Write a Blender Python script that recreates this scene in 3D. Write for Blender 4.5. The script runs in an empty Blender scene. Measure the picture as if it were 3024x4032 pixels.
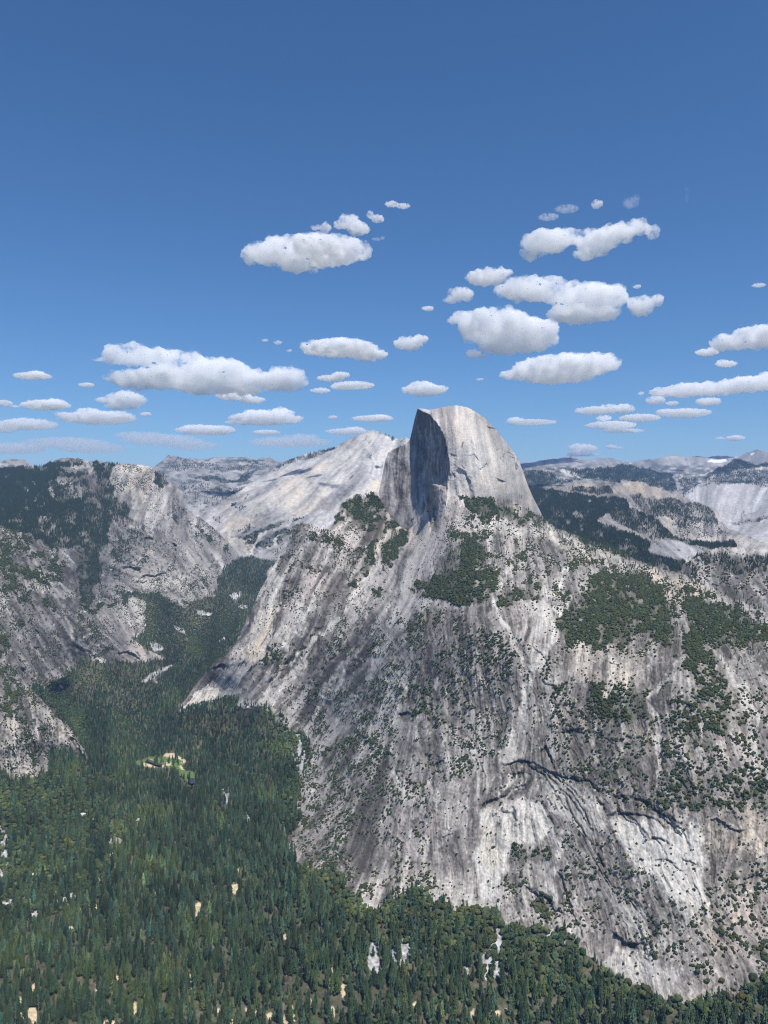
import bpy, math, time
import numpy as np
T0 = time.time()
f32 = np.float32
# ------------------------------------------------------------------ scene, camera
scene = bpy.context.scene
COL = scene.collection
F, CX, CY = 3059.0, 1512.0, 2016.0            # focal length and centre of the photograph, in its own pixels
P = math.radians(-0.5)
cp, sp = math.cos(P), math.sin(P)

def dirs(u, v):
    """viewing directions (x right, y forward, z up) per unit of depth"""
    x = (np.asarray(u, float) - CX) / F
    zc = -(np.asarray(v, float) - CY) / F
    return np.stack([x, cp - zc * sp, sp + zc * cp], -1)

def at(u, v, d):
    return dirs(u, v) * np.asarray(d, float)[..., None]

def project(p):
    y = p[..., 1] * cp + p[..., 2] * sp
    z = -p[..., 1] * sp + p[..., 2] * cp
    return CX + F * p[..., 0] / y, CY - F * z / y, y

cam = bpy.data.cameras.new('camera')
cam_o = bpy.data.objects.new('camera', cam)
COL.objects.link(cam_o)
cam.sensor_fit = 'HORIZONTAL'
cam.angle = 2 * math.atan(CX / F)
cam.clip_start, cam.clip_end = 1.0, 300000.0
cam_o.rotation_euler = (math.radians(90) + P, 0, 0)
scene.camera = cam_o

# ------------------------------------------------------------------ noise and rasters
rng = np.random.default_rng(11)

def _hash(ix, iy, seed):
    h = (ix.astype(np.int64) * 374761393 + iy.astype(np.int64) * 668265263 + seed * 974634777) & 0xFFFFFFFF
    h = ((h ^ (h >> 13)) * 1274126177) & 0xFFFFFFFF
    h = ((h ^ (h >> 16)) * 2246822519) & 0xFFFFFFFF
    h = h ^ (h >> 15)
    return ((h & 0xFFFFFF) / float(0x7FFFFF) - 1.0).astype(f32)

def vnoise(x, y, seed=0):
    fx, fy = np.floor(x), np.floor(y)
    tx, ty = (x - fx).astype(f32), (y - fy).astype(f32)
    ix, iy = fx.astype(np.int64), fy.astype(np.int64)
    sx = tx * tx * tx * (tx * (tx * 6 - 15) + 10)
    sy = ty * ty * ty * (ty * (ty * 6 - 15) + 10)
    a, b = _hash(ix, iy, seed), _hash(ix + 1, iy, seed)
    c, d = _hash(ix, iy + 1, seed), _hash(ix + 1, iy + 1, seed)
    return (a + (b - a) * sx) * (1 - sy) + (c + (d - c) * sx) * sy

def fbm(x, y, octaves=4, seed=0, gain=.5):
    out, amp, tot, k = 0, 1.0, 0.0, 1.0
    for o in range(octaves):
        out = out + amp * vnoise(x * k + 17.3 * o, y * k - 9.1 * o, seed + o)
        tot += amp * amp
        amp *= gain
        k *= 2.03
    return (out / math.sqrt(tot) * 1.8).astype(f32)      # about unit spread

ST = 3
U0, U1, V0, V1 = -240, 3264, 1500, 4170
NX, NY = (U1 - U0) // ST + 1, (V1 - V0) // ST + 1
UU, VV = np.meshgrid(np.arange(NX, dtype=f32) * ST + U0, np.arange(NY, dtype=f32) * ST + V0)

def samp(r, u, v):
    x = np.clip((u - U0) / ST, 0, NX - 1.001).astype(f32)
    y = np.clip((v - V0) / ST, 0, NY - 1.001).astype(f32)
    ix, iy = x.astype(np.int32), y.astype(np.int32)
    tx, ty = x - ix, y - iy
    return (r[iy, ix] * (1 - tx) + r[iy, ix + 1] * tx) * (1 - ty) + (r[iy + 1, ix] * (1 - tx) + r[iy + 1, ix + 1] * tx) * ty

def blur(a, r):
    r = int(r)
    if r < 1:
        return a
    for ax in (0, 1):
        p = np.pad(a, [(r + 1, r) if k == ax else (0, 0) for k in (0, 1)], mode='edge')
        c = np.cumsum(p, axis=ax, dtype=np.float64)
        n = a.shape[ax]
        a = ((np.take(c, range(2 * r + 1, 2 * r + 1 + n), ax) - np.take(c, range(0, n), ax)) / (2 * r + 1)).astype(f32)
    return a

def unit(a):
    return ((a - a.mean()) / (a.std() + 1e-9)).astype(f32)

def lerp(a, b, t):
    return a + (b - a) * t

def sstep(a, b, x):
    t = np.clip((x - a) / (b - a), 0, 1)
    return t * t * (3 - 2 * t)

WU = 12 * fbm(UU / 60, VV / 60, 3, 101) + 4 * fbm(UU / 14, VV / 14, 2, 111)
WV = 12 * fbm(UU / 60, VV / 60, 3, 121) + 4 * fbm(UU / 14, VV / 14, 2, 131)

def inside(poly, u, v):
    p = np.asarray(poly, float)
    out = np.zeros(u.shape, bool)
    n = len(p)
    for i in range(n):
        x1, y1 = p[i]
        x2, y2 = p[(i + 1) % n]
        if y1 == y2:
            continue
        c = ((y1 > v) != (y2 > v)) & (u < (x2 - x1) * (v - y1) / (y2 - y1) + x1)
        out ^= c
    return out

def window(pts, pad):
    p = np.asarray(pts, float)
    x0, y0 = p.min(0) - pad
    x1, y1 = p.max(0) + pad
    a, b = max(0, int((x0 - U0) / ST)), min(NX, int((x1 - U0) / ST) + 2)
    c, d = max(0, int((y0 - V0) / ST)), min(NY, int((y1 - V0) / ST) + 2)
    return slice(c, d), slice(a, b)

def fill(r, poly, val, warp=1.0, soft=0, mode='max'):
    pad = 40 * warp + 3 * soft + 6
    s = window(poly, pad)
    m = inside(poly, UU[s] + warp * WU[s], VV[s] + warp * WV[s]).astype(f32)
    if soft:
        m = blur(blur(m, soft / ST), soft / ST)
    if mode == 'max':
        r[s] = np.maximum(r[s], m * val)
    elif mode == 'add':
        r[s] += m * val
    else:
        r[s] = lerp(r[s], val, m)

def pdist(pts, u, v):
    """distance to a polyline, side (positive to the right of its direction, which is below for a line drawn left to right), place along it 0..1"""
    p = np.asarray(pts, float)
    best = np.full(u.shape, 1e9, f32)
    side = np.zeros(u.shape, f32)
    along = np.zeros(u.shape, f32)
    seg = np.hypot(*(p[1:] - p[:-1]).T)
    cum = np.concatenate([[0], np.cumsum(seg)])
    for i in range(len(p) - 1):
        (x1, y1), (x2, y2) = p[i], p[i + 1]
        dx, dy = x2 - x1, y2 - y1
        L2 = dx * dx + dy * dy + 1e-9
        t = np.clip(((u - x1) * dx + (v - y1) * dy) / L2, 0, 1)
        qx, qy = u - x1 - t * dx, v - y1 - t * dy
        d = np.sqrt(qx * qx + qy * qy)
        m = d < best
        best = np.where(m, d, best)
        side = np.where(m, np.sign(dx * (v - y1) - dy * (u - x1)), side)
        along = np.where(m, (cum[i] + t * seg[i]) / cum[-1], along)
    return best, side, along

def line(r, pts, width, val, warp=.5, brk=0.0, mode='max'):
    if r is LT:
        width = width * 1.75
    s = window(pts, width * 3 + 30)
    d, _, _ = pdist(pts, UU[s] + warp * WU[s], VV[s] + warp * WV[s])
    m = (1 - sstep(width * .42, width * .62, d)) * val
    if brk:
        m = m * np.clip(.75 + brk * fbm(UU[s] / 16, VV[s] / 24, 2, 77), 0, 1)
    if mode == 'max':
        r[s] = np.maximum(r[s], m)
    else:
        r[s] += m

LT = None
def overhang(r, pts, A, L, warp=.45):
    """a roof of rock along the line: what lies below the line is set back by A and comes forward again over L"""
    s = window(pts, L * 2.5 + 30)
    d, side, al = pdist(pts, UU[s] + warp * WU[s], VV[s] + warp * WV[s])
    e = sstep(0, .1, al) * (1 - sstep(.9, 1, al)) * .75 + .25
    e = e * np.clip(1 + .35 * fbm(UU[s] / 30, VV[s] / 30, 2, 57), .2, 2)
    below = np.exp(-d / L) * (side > 0)
    above = .35 * np.exp(-d / (L * .5)) * (side <= 0)
    r[s] += (1.55 * A * e * (above - below)).astype(f32)

def gully(r, pts, A, w, rib=.6):
    s = window(pts, w * 4 + 40)
    d, side, al = pdist(pts, UU[s] + .8 * WU[s], VV[s] + .8 * WV[s])
    e = sstep(0, .12, al) * (1 - sstep(.88, 1, al))
    r[s] += (A * e * (-np.exp(-(d / w) ** 2) + rib * np.exp(-((d - 1.9 * w) / (1.1 * w)) ** 2))).astype(f32)

def crack(r, pts, A, w, warp=.35):
    s = window(pts, w * 4 + 30)
    d, _, al = pdist(pts, UU[s] + warp * WU[s], VV[s] + warp * WV[s])
    r[s] -= (A * np.exp(-(d / w) ** 2)).astype(f32)

# ------------------------------------------------------------------ direction of the streaks in the granite
TH = [(700, 1990, -.25, .95), (560, 1930, -.3, .95), (790, 2170, .55, .83), (900, 2180, .6, .8), (100, 2250, .5, .86), (100, 2500, .55, .83), (320, 2500, .62, .78), (450, 2570, .72, .7),
      (60, 2850, .12, 1), (250, 2800, .4, .9), (550, 2280, .9, .3), (480, 2200, .8, .5), (500, 2420, .4, .9), (200, 2000, .7, .7),
      (900, 2050, -.85, .5), (1100, 1950, -.83, .55), (1300, 1850, -.8, .6), (1480, 1750, -.6, .8), (1100, 2100, -.85, .5), (1250, 2000, -.8, .6), (900, 1900, -.95, .25), (800, 1900, -.95, .2),
      (1560, 1850, -.05, 1), (1650, 1900, 0, 1), (1700, 1750, .05, 1), (1800, 1750, .02, 1), (1900, 1900, .05, 1), (2060, 1950, .3, .95), (1650, 2020, -.1, 1),
      (1150, 2250, -.35, .94), (1000, 2450, -.4, .92), (880, 2700, -.6, .8), (1250, 2300, -.45, .9), (1200, 2500, -.6, .8), (1100, 2750, -.6, .8), (1350, 2500, -.62, .78), (1300, 2750, -.6, .8), (1450, 2350, -.5, .86),
      (1550, 2450, -.36, .93), (1480, 2700, -.45, .9), (1600, 2200, -.3, .95), (1250, 3000, -.6, .8), (1400, 2950, -.4, .9), (1550, 2900, -.12, 1),
      (1300, 3250, -.6, .8), (1250, 3380, -.75, .66), (1500, 3350, -.35, .93), (1650, 2750, -.05, 1), (1700, 3000, 0, 1), (1700, 3300, .02, 1), (1800, 2500, 0, 1), (1900, 2700, .05, 1), (2100, 2550, -.15, 1), (2000, 2400, .3, .95),
      (2300, 2600, 0, 1), (2500, 2900, .25, .95), (2700, 2700, .1, 1), (2950, 2750, .5, .86), (2000, 3150, -.3, .95), (1950, 3300, .1, 1), (2200, 3200, .48, .88), (2280, 3350, .45, .9), (2150, 3450, .05, 1),
      (2500, 3300, .02, 1), (2700, 3400, .15, 1), (2700, 3550, .45, .9), (2450, 3550, .42, .9), (2900, 3450, -.1, 1), (2900, 3750, .5, .86), (2500, 3800, .02, 1), (2750, 3900, .1, 1), (2100, 3600, .4, .9), (1850, 3500, 0, 1),
      (2900, 1990, -.25, .97), (2800, 1950, -.2, .98), (2950, 2080, -.75, .6), (2700, 2030, .6, .8), (2650, 2160, .8, .6), (2900, 2250, .5, .86), (2400, 1980, .8, .5), (2300, 2200, .3, .95)]
_t = np.array(TH)
_ang = 2 * np.arctan2(_t[:, 3], _t[:, 2])
_c, _s = np.zeros(UU.shape, f32), np.zeros(UU.shape, f32)
for (a, b, _, _), g in zip(TH, _ang):
    w = 1 / ((UU - a) ** 2 + (VV - b) ** 2 + 60 ** 2) ** 1.5
    _c += (w * math.cos(g)).astype(f32)
    _s += (w * math.sin(g)).astype(f32)
ANG = np.arctan2(_s, _c) / 2 + .16 * fbm(UU / 120, VV / 120, 3, 303)
DX, DY = np.cos(ANG).astype(f32), np.sin(ANG).astype(f32)

def lic(src, n, h):
    """smear a field along the streak direction"""
    acc = src.copy()
    base_x, base_y = np.meshgrid(np.arange(NX, dtype=f32), np.arange(NY, dtype=f32))
    for sgn in (1, -1):
        x, y = base_x.copy(), base_y.copy()
        for k in range(n):
            ix, iy = np.clip(x, 0, NX - 1).astype(np.int32), np.clip(y, 0, NY - 1).astype(np.int32)
            x += sgn * h * DX[iy, ix]
            y += sgn * h * DY[iy, ix]
            ix, iy = np.clip(x, 0, NX - 1).astype(np.int32), np.clip(y, 0, NY - 1).astype(np.int32)
            acc += src[iy, ix]
    return unit(acc)

WN = rng.standard_normal((NY, NX)).astype(f32)
LF = lic(WN, 9, 1.0)                                                     # fine streaks
LM = lic(unit(blur(blur(rng.standard_normal((NY, NX)).astype(f32), 2), 1)), 14, 1.6)    # medium
LC = lic(unit(blur(blur(rng.standard_normal((NY, NX)).astype(f32), 6), 4)), 16, 4.0)    # broad ribs
LS = lic(unit(blur(blur(rng.standard_normal((NY, NX)).astype(f32), 3), 2)), 5, 2.0)     # blocky facets
N1 = fbm(UU / 330, VV / 330, 3, 1)
N2 = fbm(UU / 95, VV / 95, 3, 2)
N3 = fbm(UU / 26, VV / 26, 3, 3)
N4 = fbm(UU / 9, VV / 9, 2, 4)
N5 = fbm(UU / 170 + 40, VV / 170, 3, 5)
SAW_V = (lambda q: (q - np.floor(q)) - .5)(VV / 62 + .9 * fbm(UU / 110, VV / 70, 3, 41) + .25 * N3).astype(f32) * np.clip(.2 + .9 * fbm(UU / 80, VV / 45, 3, 44), 0, 1.5)
SAW_L = (lambda q: (q - np.floor(q)) - .5)(1.3 * LC + .5 * N2 + .12 * N3).astype(f32) * np.clip(.25 + .8 * fbm(UU / 70, VV / 70, 3, 45), 0, 1.5)
CRK = np.exp(-(LM / .11) ** 2) * np.clip(.05 + .9 * fbm(UU / 60, VV / 60, 2, 46), 0, 1.3)
FINE = unit(blur(rng.standard_normal((NY, NX)).astype(f32), 1))
print('noise', round(time.time() - T0, 1))
# ------------------------------------------------------------------ depth of the land: smooth sheets of 1/depth through surveyed points
def tps(ctrl, lam=1e-4):
    c = np.asarray(ctrl, float)
    p = c[:, :2] / 1000
    w = 1000.0 / c[:, 2]
    n = len(p)
    r2 = ((p[:, None] - p[None]) ** 2).sum(-1)
    K = .5 * r2 * np.log(r2 + 1e-12) + lam * np.eye(n)
    A = np.zeros((n + 3, n + 3))
    A[:n, :n] = K
    A[:n, n] = 1
    A[:n, n + 1:] = p
    A[n, :n] = 1
    A[n + 1:, :n] = p.T
    s = np.linalg.solve(A, np.concatenate([w, [0, 0, 0]]))

    def f(u, v):
        u, v = np.asarray(u, float) / 1000, np.asarray(v, float) / 1000
        o = s[n] + s[n + 1] * u + s[n + 2] * v
        for k in range(n):
            q = (u - p[k, 0]) ** 2 + (v - p[k, 1]) ** 2
            o = o + s[k] * .5 * q * np.log(q + 1e-12)
        return 1000.0 / np.clip(o, 1000.0 / 40000, 1000.0 / 900)
    return f

def by_height(rows):
    return [(u, v, z / dirs(u, v)[2]) for u, v, z in rows]

BASE = [(700, 2787, -880), (830, 2765, -858), (890, 2745, -838), (945, 2780, -832), (1040, 2780, -802), (1110, 2815, -825), (1145, 2875, -866), (1205, 2880, -855),
        (1220, 2980, -886), (1190, 3100, -900), (1195, 3207, -912), (1130, 3317, -930), (1180, 3412, -925), (1320, 3430, -905), (1370, 3512, -905), (1435, 3552, -902), (1500, 3572, -900),
        (1570, 3510, -890), (1660, 3497, -880), (1750, 3567, -885), (1840, 3570, -885), (1940, 3587, -885), (1990, 3650, -888), (2075, 3657, -885), (2225, 3662, -872), (2315, 3767, -885),
        (2390, 3817, -890), (2519, 3887, -890), (2654, 3952, -888), (2784, 3937, -880), (2879, 3932, -872), (3024, 3837, -850), (3270, 3760, -825)]
valley_ctrl = by_height([(-200, 4100, -985), (600, 4100, -986), (1500, 4100, -975), (2400, 4100, -945), (3200, 4100, -905),
    (-100, 3700, -962), (600, 3700, -978), (1200, 3700, -960), (0, 3400, -930), (400, 3400, -955), (800, 3400, -972),
    (-150, 3060, -845), (0, 3060, -850), (195, 3075, -880), (240, 2960, -880), (355, 2985, -905), (674, 2986, -950), (900, 3100, -955), (1060, 3100, -930), (325, 2945, -905),
    (600, 2850, -948), (900, 2900, -935), (1000, 2850, -875), (250, 2720, -850), (310, 2810, -905), (500, 2660, -885), (700, 2600, -880), (850, 2560, -790), (830, 2680, -880),
    (400, 2607, -795), (570, 2607, -840), (650, 2592, -850), (325, 2595, -765), (275, 2635, -770), (225, 2680, -770),
    (620, 2420, -690), (775, 2378, -645), (530, 2340, -600), (570, 2440, -720), (830, 2345, -605), (865, 2250, -500), (960, 2210, -470), (1000, 2250, -540), (900, 2450, -745), (950, 2350, -650), (800, 2500, -795)] + BASE)
D_valley = tps(valley_ctrl)

# outlines of what stands against the valley
KNOB = [(700, 2787), (740, 2742), (780, 2685), (830, 2628), (855, 2597), (890, 2578), (925, 2540), (955, 2470), (985, 2420), (1000, 2375), (1025, 2320), (1050, 2275), (1065, 2245), (1100, 2190),
        (1135, 2140), (1142, 2095), (1150, 2070), (1180, 2057), (1210, 2061), (1260, 2082), (1295, 2085), (1325, 2050), (1335, 2000), (1350, 1977), (1380, 1965), (1430, 1950), (1480, 1937)]
RIDGE = [(1490, 1946), (1520, 2012), (1551, 2048), (1605, 2080), (1640, 2058), (1665, 2024), (1680, 1982), (1690, 1930), (1701, 1910), (1762, 1914), (1786, 1908), (1820, 1930), (1858, 1940), (1900, 1956), (1942, 1956), (2003, 1966),
         (2063, 1998), (2099, 2018), (2141, 2042), (2185, 2074), (2239, 2101), (2307, 2122), (2374, 2142), (2442, 2169), (2496, 2203), (2550, 2220), (2611, 2240), (2666, 2254), (2713, 2271), (2780, 2304), (2848, 2338), (2876, 2352), (2933, 2371), (3024, 2412), (3270, 2500)]
P_massif = KNOB + RIDGE + [(u, v) for u, v, _ in BASE[::-1]]
P_left = [(-240, 2068), (0, 2075), (75, 2088), (110, 2108), (150, 2140), (220, 2172), (280, 2232), (300, 2290), (315, 2375), (370, 2385), (420, 2407), (480, 2470), (520, 2512), (580, 2560), (650, 2592),
          (600, 2598), (570, 2607), (470, 2606), (400, 2605), (325, 2595), (275, 2635), (225, 2680), (150, 2700), (0, 2800), (-240, 2800)]
P_buttress = [(-240, 2560), (0, 2600), (85, 2668), (115, 2708), (165, 2750), (215, 2815), (270, 2860), (295, 2900), (325, 2945), (355, 2985), (305, 2980), (240, 2960), (190, 2932), (200, 3000), (195, 3075), (145, 3055), (135, 3060), (30, 3055), (0, 3045), (-240, 3040)]
P_watkins = [(-240, 1800), (500, 1820), (670, 1900), (735, 2015), (830, 2070), (895, 2125), (930, 2185), (958, 2208), (900, 2215), (865, 2248), (860, 2300), (830, 2343), (775, 2378), (690, 2372), (620, 2335), (530, 2338), (575, 2380), (570, 2440), (550, 2490), (520, 2512), (300, 2600), (-240, 2600)]

def sdist(poly, far=260):
    """signed distance to an outline on the raster, positive inside"""
    r = np.full(UU.shape, -far, f32)
    s = window(poly, far)
    d, _, _ = pdist(list(poly) + [poly[0]], UU[s], VV[s])
    i = inside(poly, UU[s], VV[s])
    r[s] = np.clip(np.where(i, d, -d), -far, far)
    return r

BW = 10 * fbm(UU / 45, VV / 45, 3, 501)
S_massif, S_left, S_butt, S_wat = [sdist(p) + BW for p in (P_massif, P_left, P_buttress, P_watkins)]
S_any = np.maximum(np.maximum(S_massif, S_left), np.maximum(S_butt, S_wat))

base_pts = [(u, v, float(D_valley(u, v))) for u, v, _ in BASE]
massif_ctrl = base_pts + [(1490, 1946, 3835), (1551, 2048, 3810), (1611, 2085, 3765), (1665, 2024, 3650), (1690, 1925, 3520), (1705, 1908, 3490), (1762, 1916, 3490), (1858, 1940, 3450), (1942, 1958, 3430), (2003, 1970, 3470), (2063, 2000, 3540), (2141, 2042, 3650),
    (2270, 2120, 3350), (2400, 2190, 3100), (2600, 2265, 2800), (2800, 2325, 2550), (3024, 2412, 2350), (3250, 2490, 2230),
    (1900, 2060, 3200), (1800, 2150, 2980), (1900, 2300, 2520), (2100, 2200, 2850), (2300, 2300, 2560), (2300, 2450, 2250), (2600, 2450, 2250), (2900, 2500, 2120), (1900, 2500, 2260), (1900, 2800, 2130), (1900, 3200, 1890), (2300, 2800, 1960), (2300, 3200, 1770), (2700, 2800, 1830), (2700, 3200, 1660), (2700, 3600, 1500), (3000, 3000, 1700), (3000, 3500, 1530), (2400, 3550, 1610), (3250, 3200, 1600),
    (1600, 3200, 2000), (1500, 3400, 1915), (1600, 2800, 2330), (1600, 2500, 2620), (1650, 2300, 2940), (1680, 2150, 3300), (1350, 3000, 2430), (1300, 2800, 2860), (1400, 2500, 3020), (1450, 2300, 3350), (1450, 2100, 3640), (1400, 2000, 3800), (1200, 2060, 3680), (1200, 2300, 3420), (1200, 2550, 3190), (1050, 2600, 3240), (1050, 2400, 3410), (1100, 2200, 3640), (930, 2510, 3430), (850, 2640, 3400)]
D_massif = tps(massif_ctrl)

EDGE = [(1644, 1608), (1665, 1620), (1695, 1633), (1719, 1660), (1738, 1687), (1753, 1723), (1762, 1759), (1768, 1801), (1771, 1850), (1768, 1886), (1759, 1920), (1752, 2000)]
rim = [(1644, 1608, 3800), (1665, 1620, 3745), (1695, 1633, 3680), (1719, 1660, 3625), (1738, 1687, 3585), (1753, 1723, 3548), (1762, 1759, 3522), (1771, 1850, 3490), (1759, 1916, 3480)]
face_ctrl = rim + [(1665, 1750, 3835), (1680, 1850, 3805), (1690, 1916, 3750), (1680, 1690, 3790), (1639, 1624, 3815), (1630, 1680, 3840), (1720, 1800, 3655), (1640, 1850, 3828), (1599, 1747, 3850), (1530, 1780, 3858), (1490, 1946, 3850), (1551, 2048, 3820), (1611, 2085, 3775), (1650, 2000, 3760), (1600, 1900, 3830), (1550, 1870, 3845)]
dome_ctrl = rim + [(1689, 1613, 3730), (1713, 1612, 3710), (1768, 1599, 3750), (1790, 1598, 3750), (1846, 1608, 3750), (1900, 1639, 3740), (1973, 1717, 3740), (2045, 1819, 3740), (2099, 1958, 3770), (2141, 2042, 3790), (1850, 1750, 3500), (1900, 1900, 3430), (1830, 1900, 3440), (1950, 1850, 3470), (1950, 1960, 3430), (2030, 1950, 3530), (1790, 1660, 3570), (2010, 1850, 3560)]
D_face, D_domeskin = tps(face_ctrl), tps(dome_ctrl)

def D_dome(u, v):
    e = np.asarray(EDGE, float)
    ue = np.interp(v, e[:, 1], e[:, 0])
    ue = ue + samp(WU, u, v) * .35
    return np.where((u < ue) & (v > 1606), D_face(u, v), D_domeskin(u, v))

def contact(pts):
    return [(u, v, float(D_valley(u, v))) for u, v in pts]

left_ctrl = contact([(620, 2597), (520, 2607), (470, 2606), (435, 2605), (360, 2600), (300, 2615), (250, 2658), (650, 2592), (570, 2607), (400, 2605), (325, 2595), (275, 2635), (225, 2680)]) + [(0, 2075, 3900), (-200, 2060, 3800), (150, 2140, 3950), (0, 2300, 3450), (0, 2600, 3050), (-200, 2600, 2900), (0, 2900, 2700), (100, 2720, 3130), (200, 2400, 3680), (200, 2600, 3450), (280, 2240, 4000), (370, 2390, 4120), (400, 2500, 4020), (480, 2475, 4200), (300, 2520, 3800)]
D_left = tps(left_ctrl)
butt_ctrl = contact([(0, 3045), (135, 3060), (195, 3075), (200, 3000), (240, 2960), (355, 2985), (305, 2980)]) + [(0, 2600, 2950), (85, 2670, 2960), (165, 2750, 2900), (270, 2860, 2850), (325, 2945, 2760), (0, 2800, 2560), (100, 2800, 2640), (150, 2900, 2590), (-200, 2600, 2600), (-200, 3050, 2250), (-200, 2800, 2400)]
D_butt = tps(butt_ctrl)
wat_ctrl = contact([(958, 2208), (865, 2248), (860, 2300), (830, 2343), (775, 2378), (690, 2372), (620, 2335), (530, 2338), (570, 2440), (520, 2512)]) + [(570, 1830, 6400), (670, 1905, 6250), (700, 2000, 6050), (640, 2100, 5850), (560, 2020, 5850), (500, 2050, 5600), (500, 2230, 5400), (640, 2250, 5500), (430, 1830, 6100), (265, 1802, 6800), (0, 1845, 6900), (-200, 1840, 6800), (0, 2050, 4700), (-200, 2050, 4600), (200, 2150, 4500), (200, 2000, 5200), (350, 2250, 4850), (400, 2100, 5250), (350, 2450, 4500), (735, 2015, 6150), (800, 2080, 6300), (880, 2150, 6400), (750, 2250, 5600), (820, 2230, 5750)]
wat_ctrl += contact([(550, 2490), (573, 2405), (560, 2360), (655, 2356), (730, 2375), (905, 2222)])
D_wat = tps(wat_ctrl)
rest_ctrl = [(1469, 1694, 8400), (1300, 1770, 8500), (1616, 1729, 8300), (1160, 1803, 8700), (1050, 1865, 8300), (830, 2000, 7600), (760, 2060, 7400), (950, 2210, 6800), (1050, 2150, 6800), (1200, 2080, 6900), (1300, 2000, 7100), (1050, 1980, 7100), (1250, 1900, 7400), (1450, 1850, 7700), (1450, 1950, 7200), (900, 2080, 7200), (1000, 2300, 6700), (1300, 2250, 6700), (1550, 2100, 7100)]
D_rest = tps(rest_ctrl)
far_ctrl = [(600, 1840, 12500), (670, 1792, 13500), (900, 1800, 14000), (1150, 1802, 13000), (1090, 1840, 11500), (900, 1900, 10500), (750, 1900, 9800), (720, 1960, 8700), (760, 2030, 7800), (850, 1990, 8200), (1000, 1880, 10500), (800, 1850, 11500), (700, 1850, 11500)]
D_far = tps(far_ctrl)
crest_ctrl = [(2050, 1822, 17000), (2250, 1799, 16500), (2430, 1802, 18000), (2664, 1792, 17500), (2850, 1792, 18500), (2984, 1766, 17500), (3200, 1780, 17500), (2100, 1900, 12500), (2500, 1900, 12800), (2800, 1900, 12800), (3100, 1900, 12800), (2650, 1850, 14500), (2250, 1850, 14500), (3000, 1830, 15000)]
D_crest = tps(crest_ctrl)
hill_ctrl = [(2060, 1850, 10500), (2250, 1842, 10500), (2430, 1826, 11500), (2600, 1855, 11800), (2750, 1868, 11500), (2890, 1805, 12000), (3024, 1815, 12000), (3200, 1820, 12000), (2100, 1930, 8600), (2400, 1920, 8800), (2650, 1945, 8900), (2800, 1930, 9300), (3024, 1920, 9300), (3200, 1930, 9200)]
D_hill = tps(hill_ctrl)
burn_ctrl = [(2060, 1920, 7400), (2314, 1897, 7600), (2480, 1894, 7600), (2600, 1928, 7400), (2694, 1955, 7200), (2800, 1998, 6900), (2844, 2050, 6600), (2919, 2100, 6200), (3024, 2140, 5900), (3200, 2200, 5600), (2150, 2080, 5000), (2300, 2000, 6000), (2300, 2150, 4400), (2500, 2100, 4900), (2500, 2250, 3900), (2600, 2000, 6000), (2700, 2080, 5300), (2700, 2180, 4500), (2900, 2160, 5000), (2800, 2250, 4000), (3100, 2250, 4600)]
D_burn = tps(burn_ctrl)
bare_ctrl = [(2694, 1947, 8200), (2794, 1897, 8900), (2900, 1901, 9000), (3024, 1905, 9000), (3200, 1925, 8900), (2760, 2000, 7800), (2860, 2080, 7500), (3000, 2020, 7800), (3200, 2050, 7700)]
D_bare = tps(bare_ctrl)
slab_ctrl = [(2869, 2075, 6500), (2969, 2045, 6700), (3024, 2027, 6800), (3200, 1980, 6900), (2900, 2110, 6250), (3024, 2140, 6100), (3200, 2180, 6000)]
D_slab = tps(slab_ctrl)
hump_ctrl = [(u, v, float(D_burn(u, v)) - 15) for u, v in ((2545, 2165), (2600, 2190), (2650, 2200), (2700, 2208), (2785, 2190))]
hump_ctrl += [(2574, 2138, hump_ctrl[0][2] + 60), (2644, 2126, hump_ctrl[2][2] + 130), (2730, 2155, hump_ctrl[3][2] + 130), (2660, 2160, hump_ctrl[2][2] + 30)]
D_hump = tps(hump_ctrl)
spur_ctrl = [(2684, 2232, 3250), (2779, 2167, 3300), (2894, 2152, 3350), (3024, 2160, 3300), (3200, 2175, 3200), (2750, 2290, 2900), (2900, 2300, 2800), (3024, 2380, 2560), (2850, 2400, 2600), (3200, 2300, 2750), (3200, 2450, 2450)]
D_spur = tps(spur_ctrl)
print('depth', round(time.time() - T0, 1))

# ------------------------------------------------------------------ relief (in picture units, scaled by depth), rock tint and plant cover
REL = np.zeros(UU.shape, f32)          # hand placed roofs and cracks
LT = np.zeros(UU.shape, f32)           # pale fresh granite, run-outs, talus
WM = np.zeros(UU.shape, f32)           # warm stain
DK = np.zeros(UU.shape, f32)           # dark lichen, water stain, and shade painted in arch recess and cliff cleft
VG = np.zeros(UU.shape, f32)           # bushes
CF = np.zeros(UU.shape, f32)           # conifers
BLK = np.zeros(UU.shape, f32)          # black water stain, open joints and painted shade of the arch recess
SMO = np.zeros(UU.shape, f32)          # smooth slabs

def X(pts, u0, v0, k=.5003):
    return [(u0 + k * x, v0 + k * y) for x, y in pts]

HOR = np.full(UU.shape, .35, f32)        # where level ledges show
fill(HOR, [(2150, 2450), (3264, 2450), (3264, 3300), (2700, 3250), (2400, 3120), (2150, 2950)], 1.3, 2, 20)
fill(HOR, [(-240, 2050), (700, 2050), (700, 2400), (-240, 2400)], 1.2, 2, 20)
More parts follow.
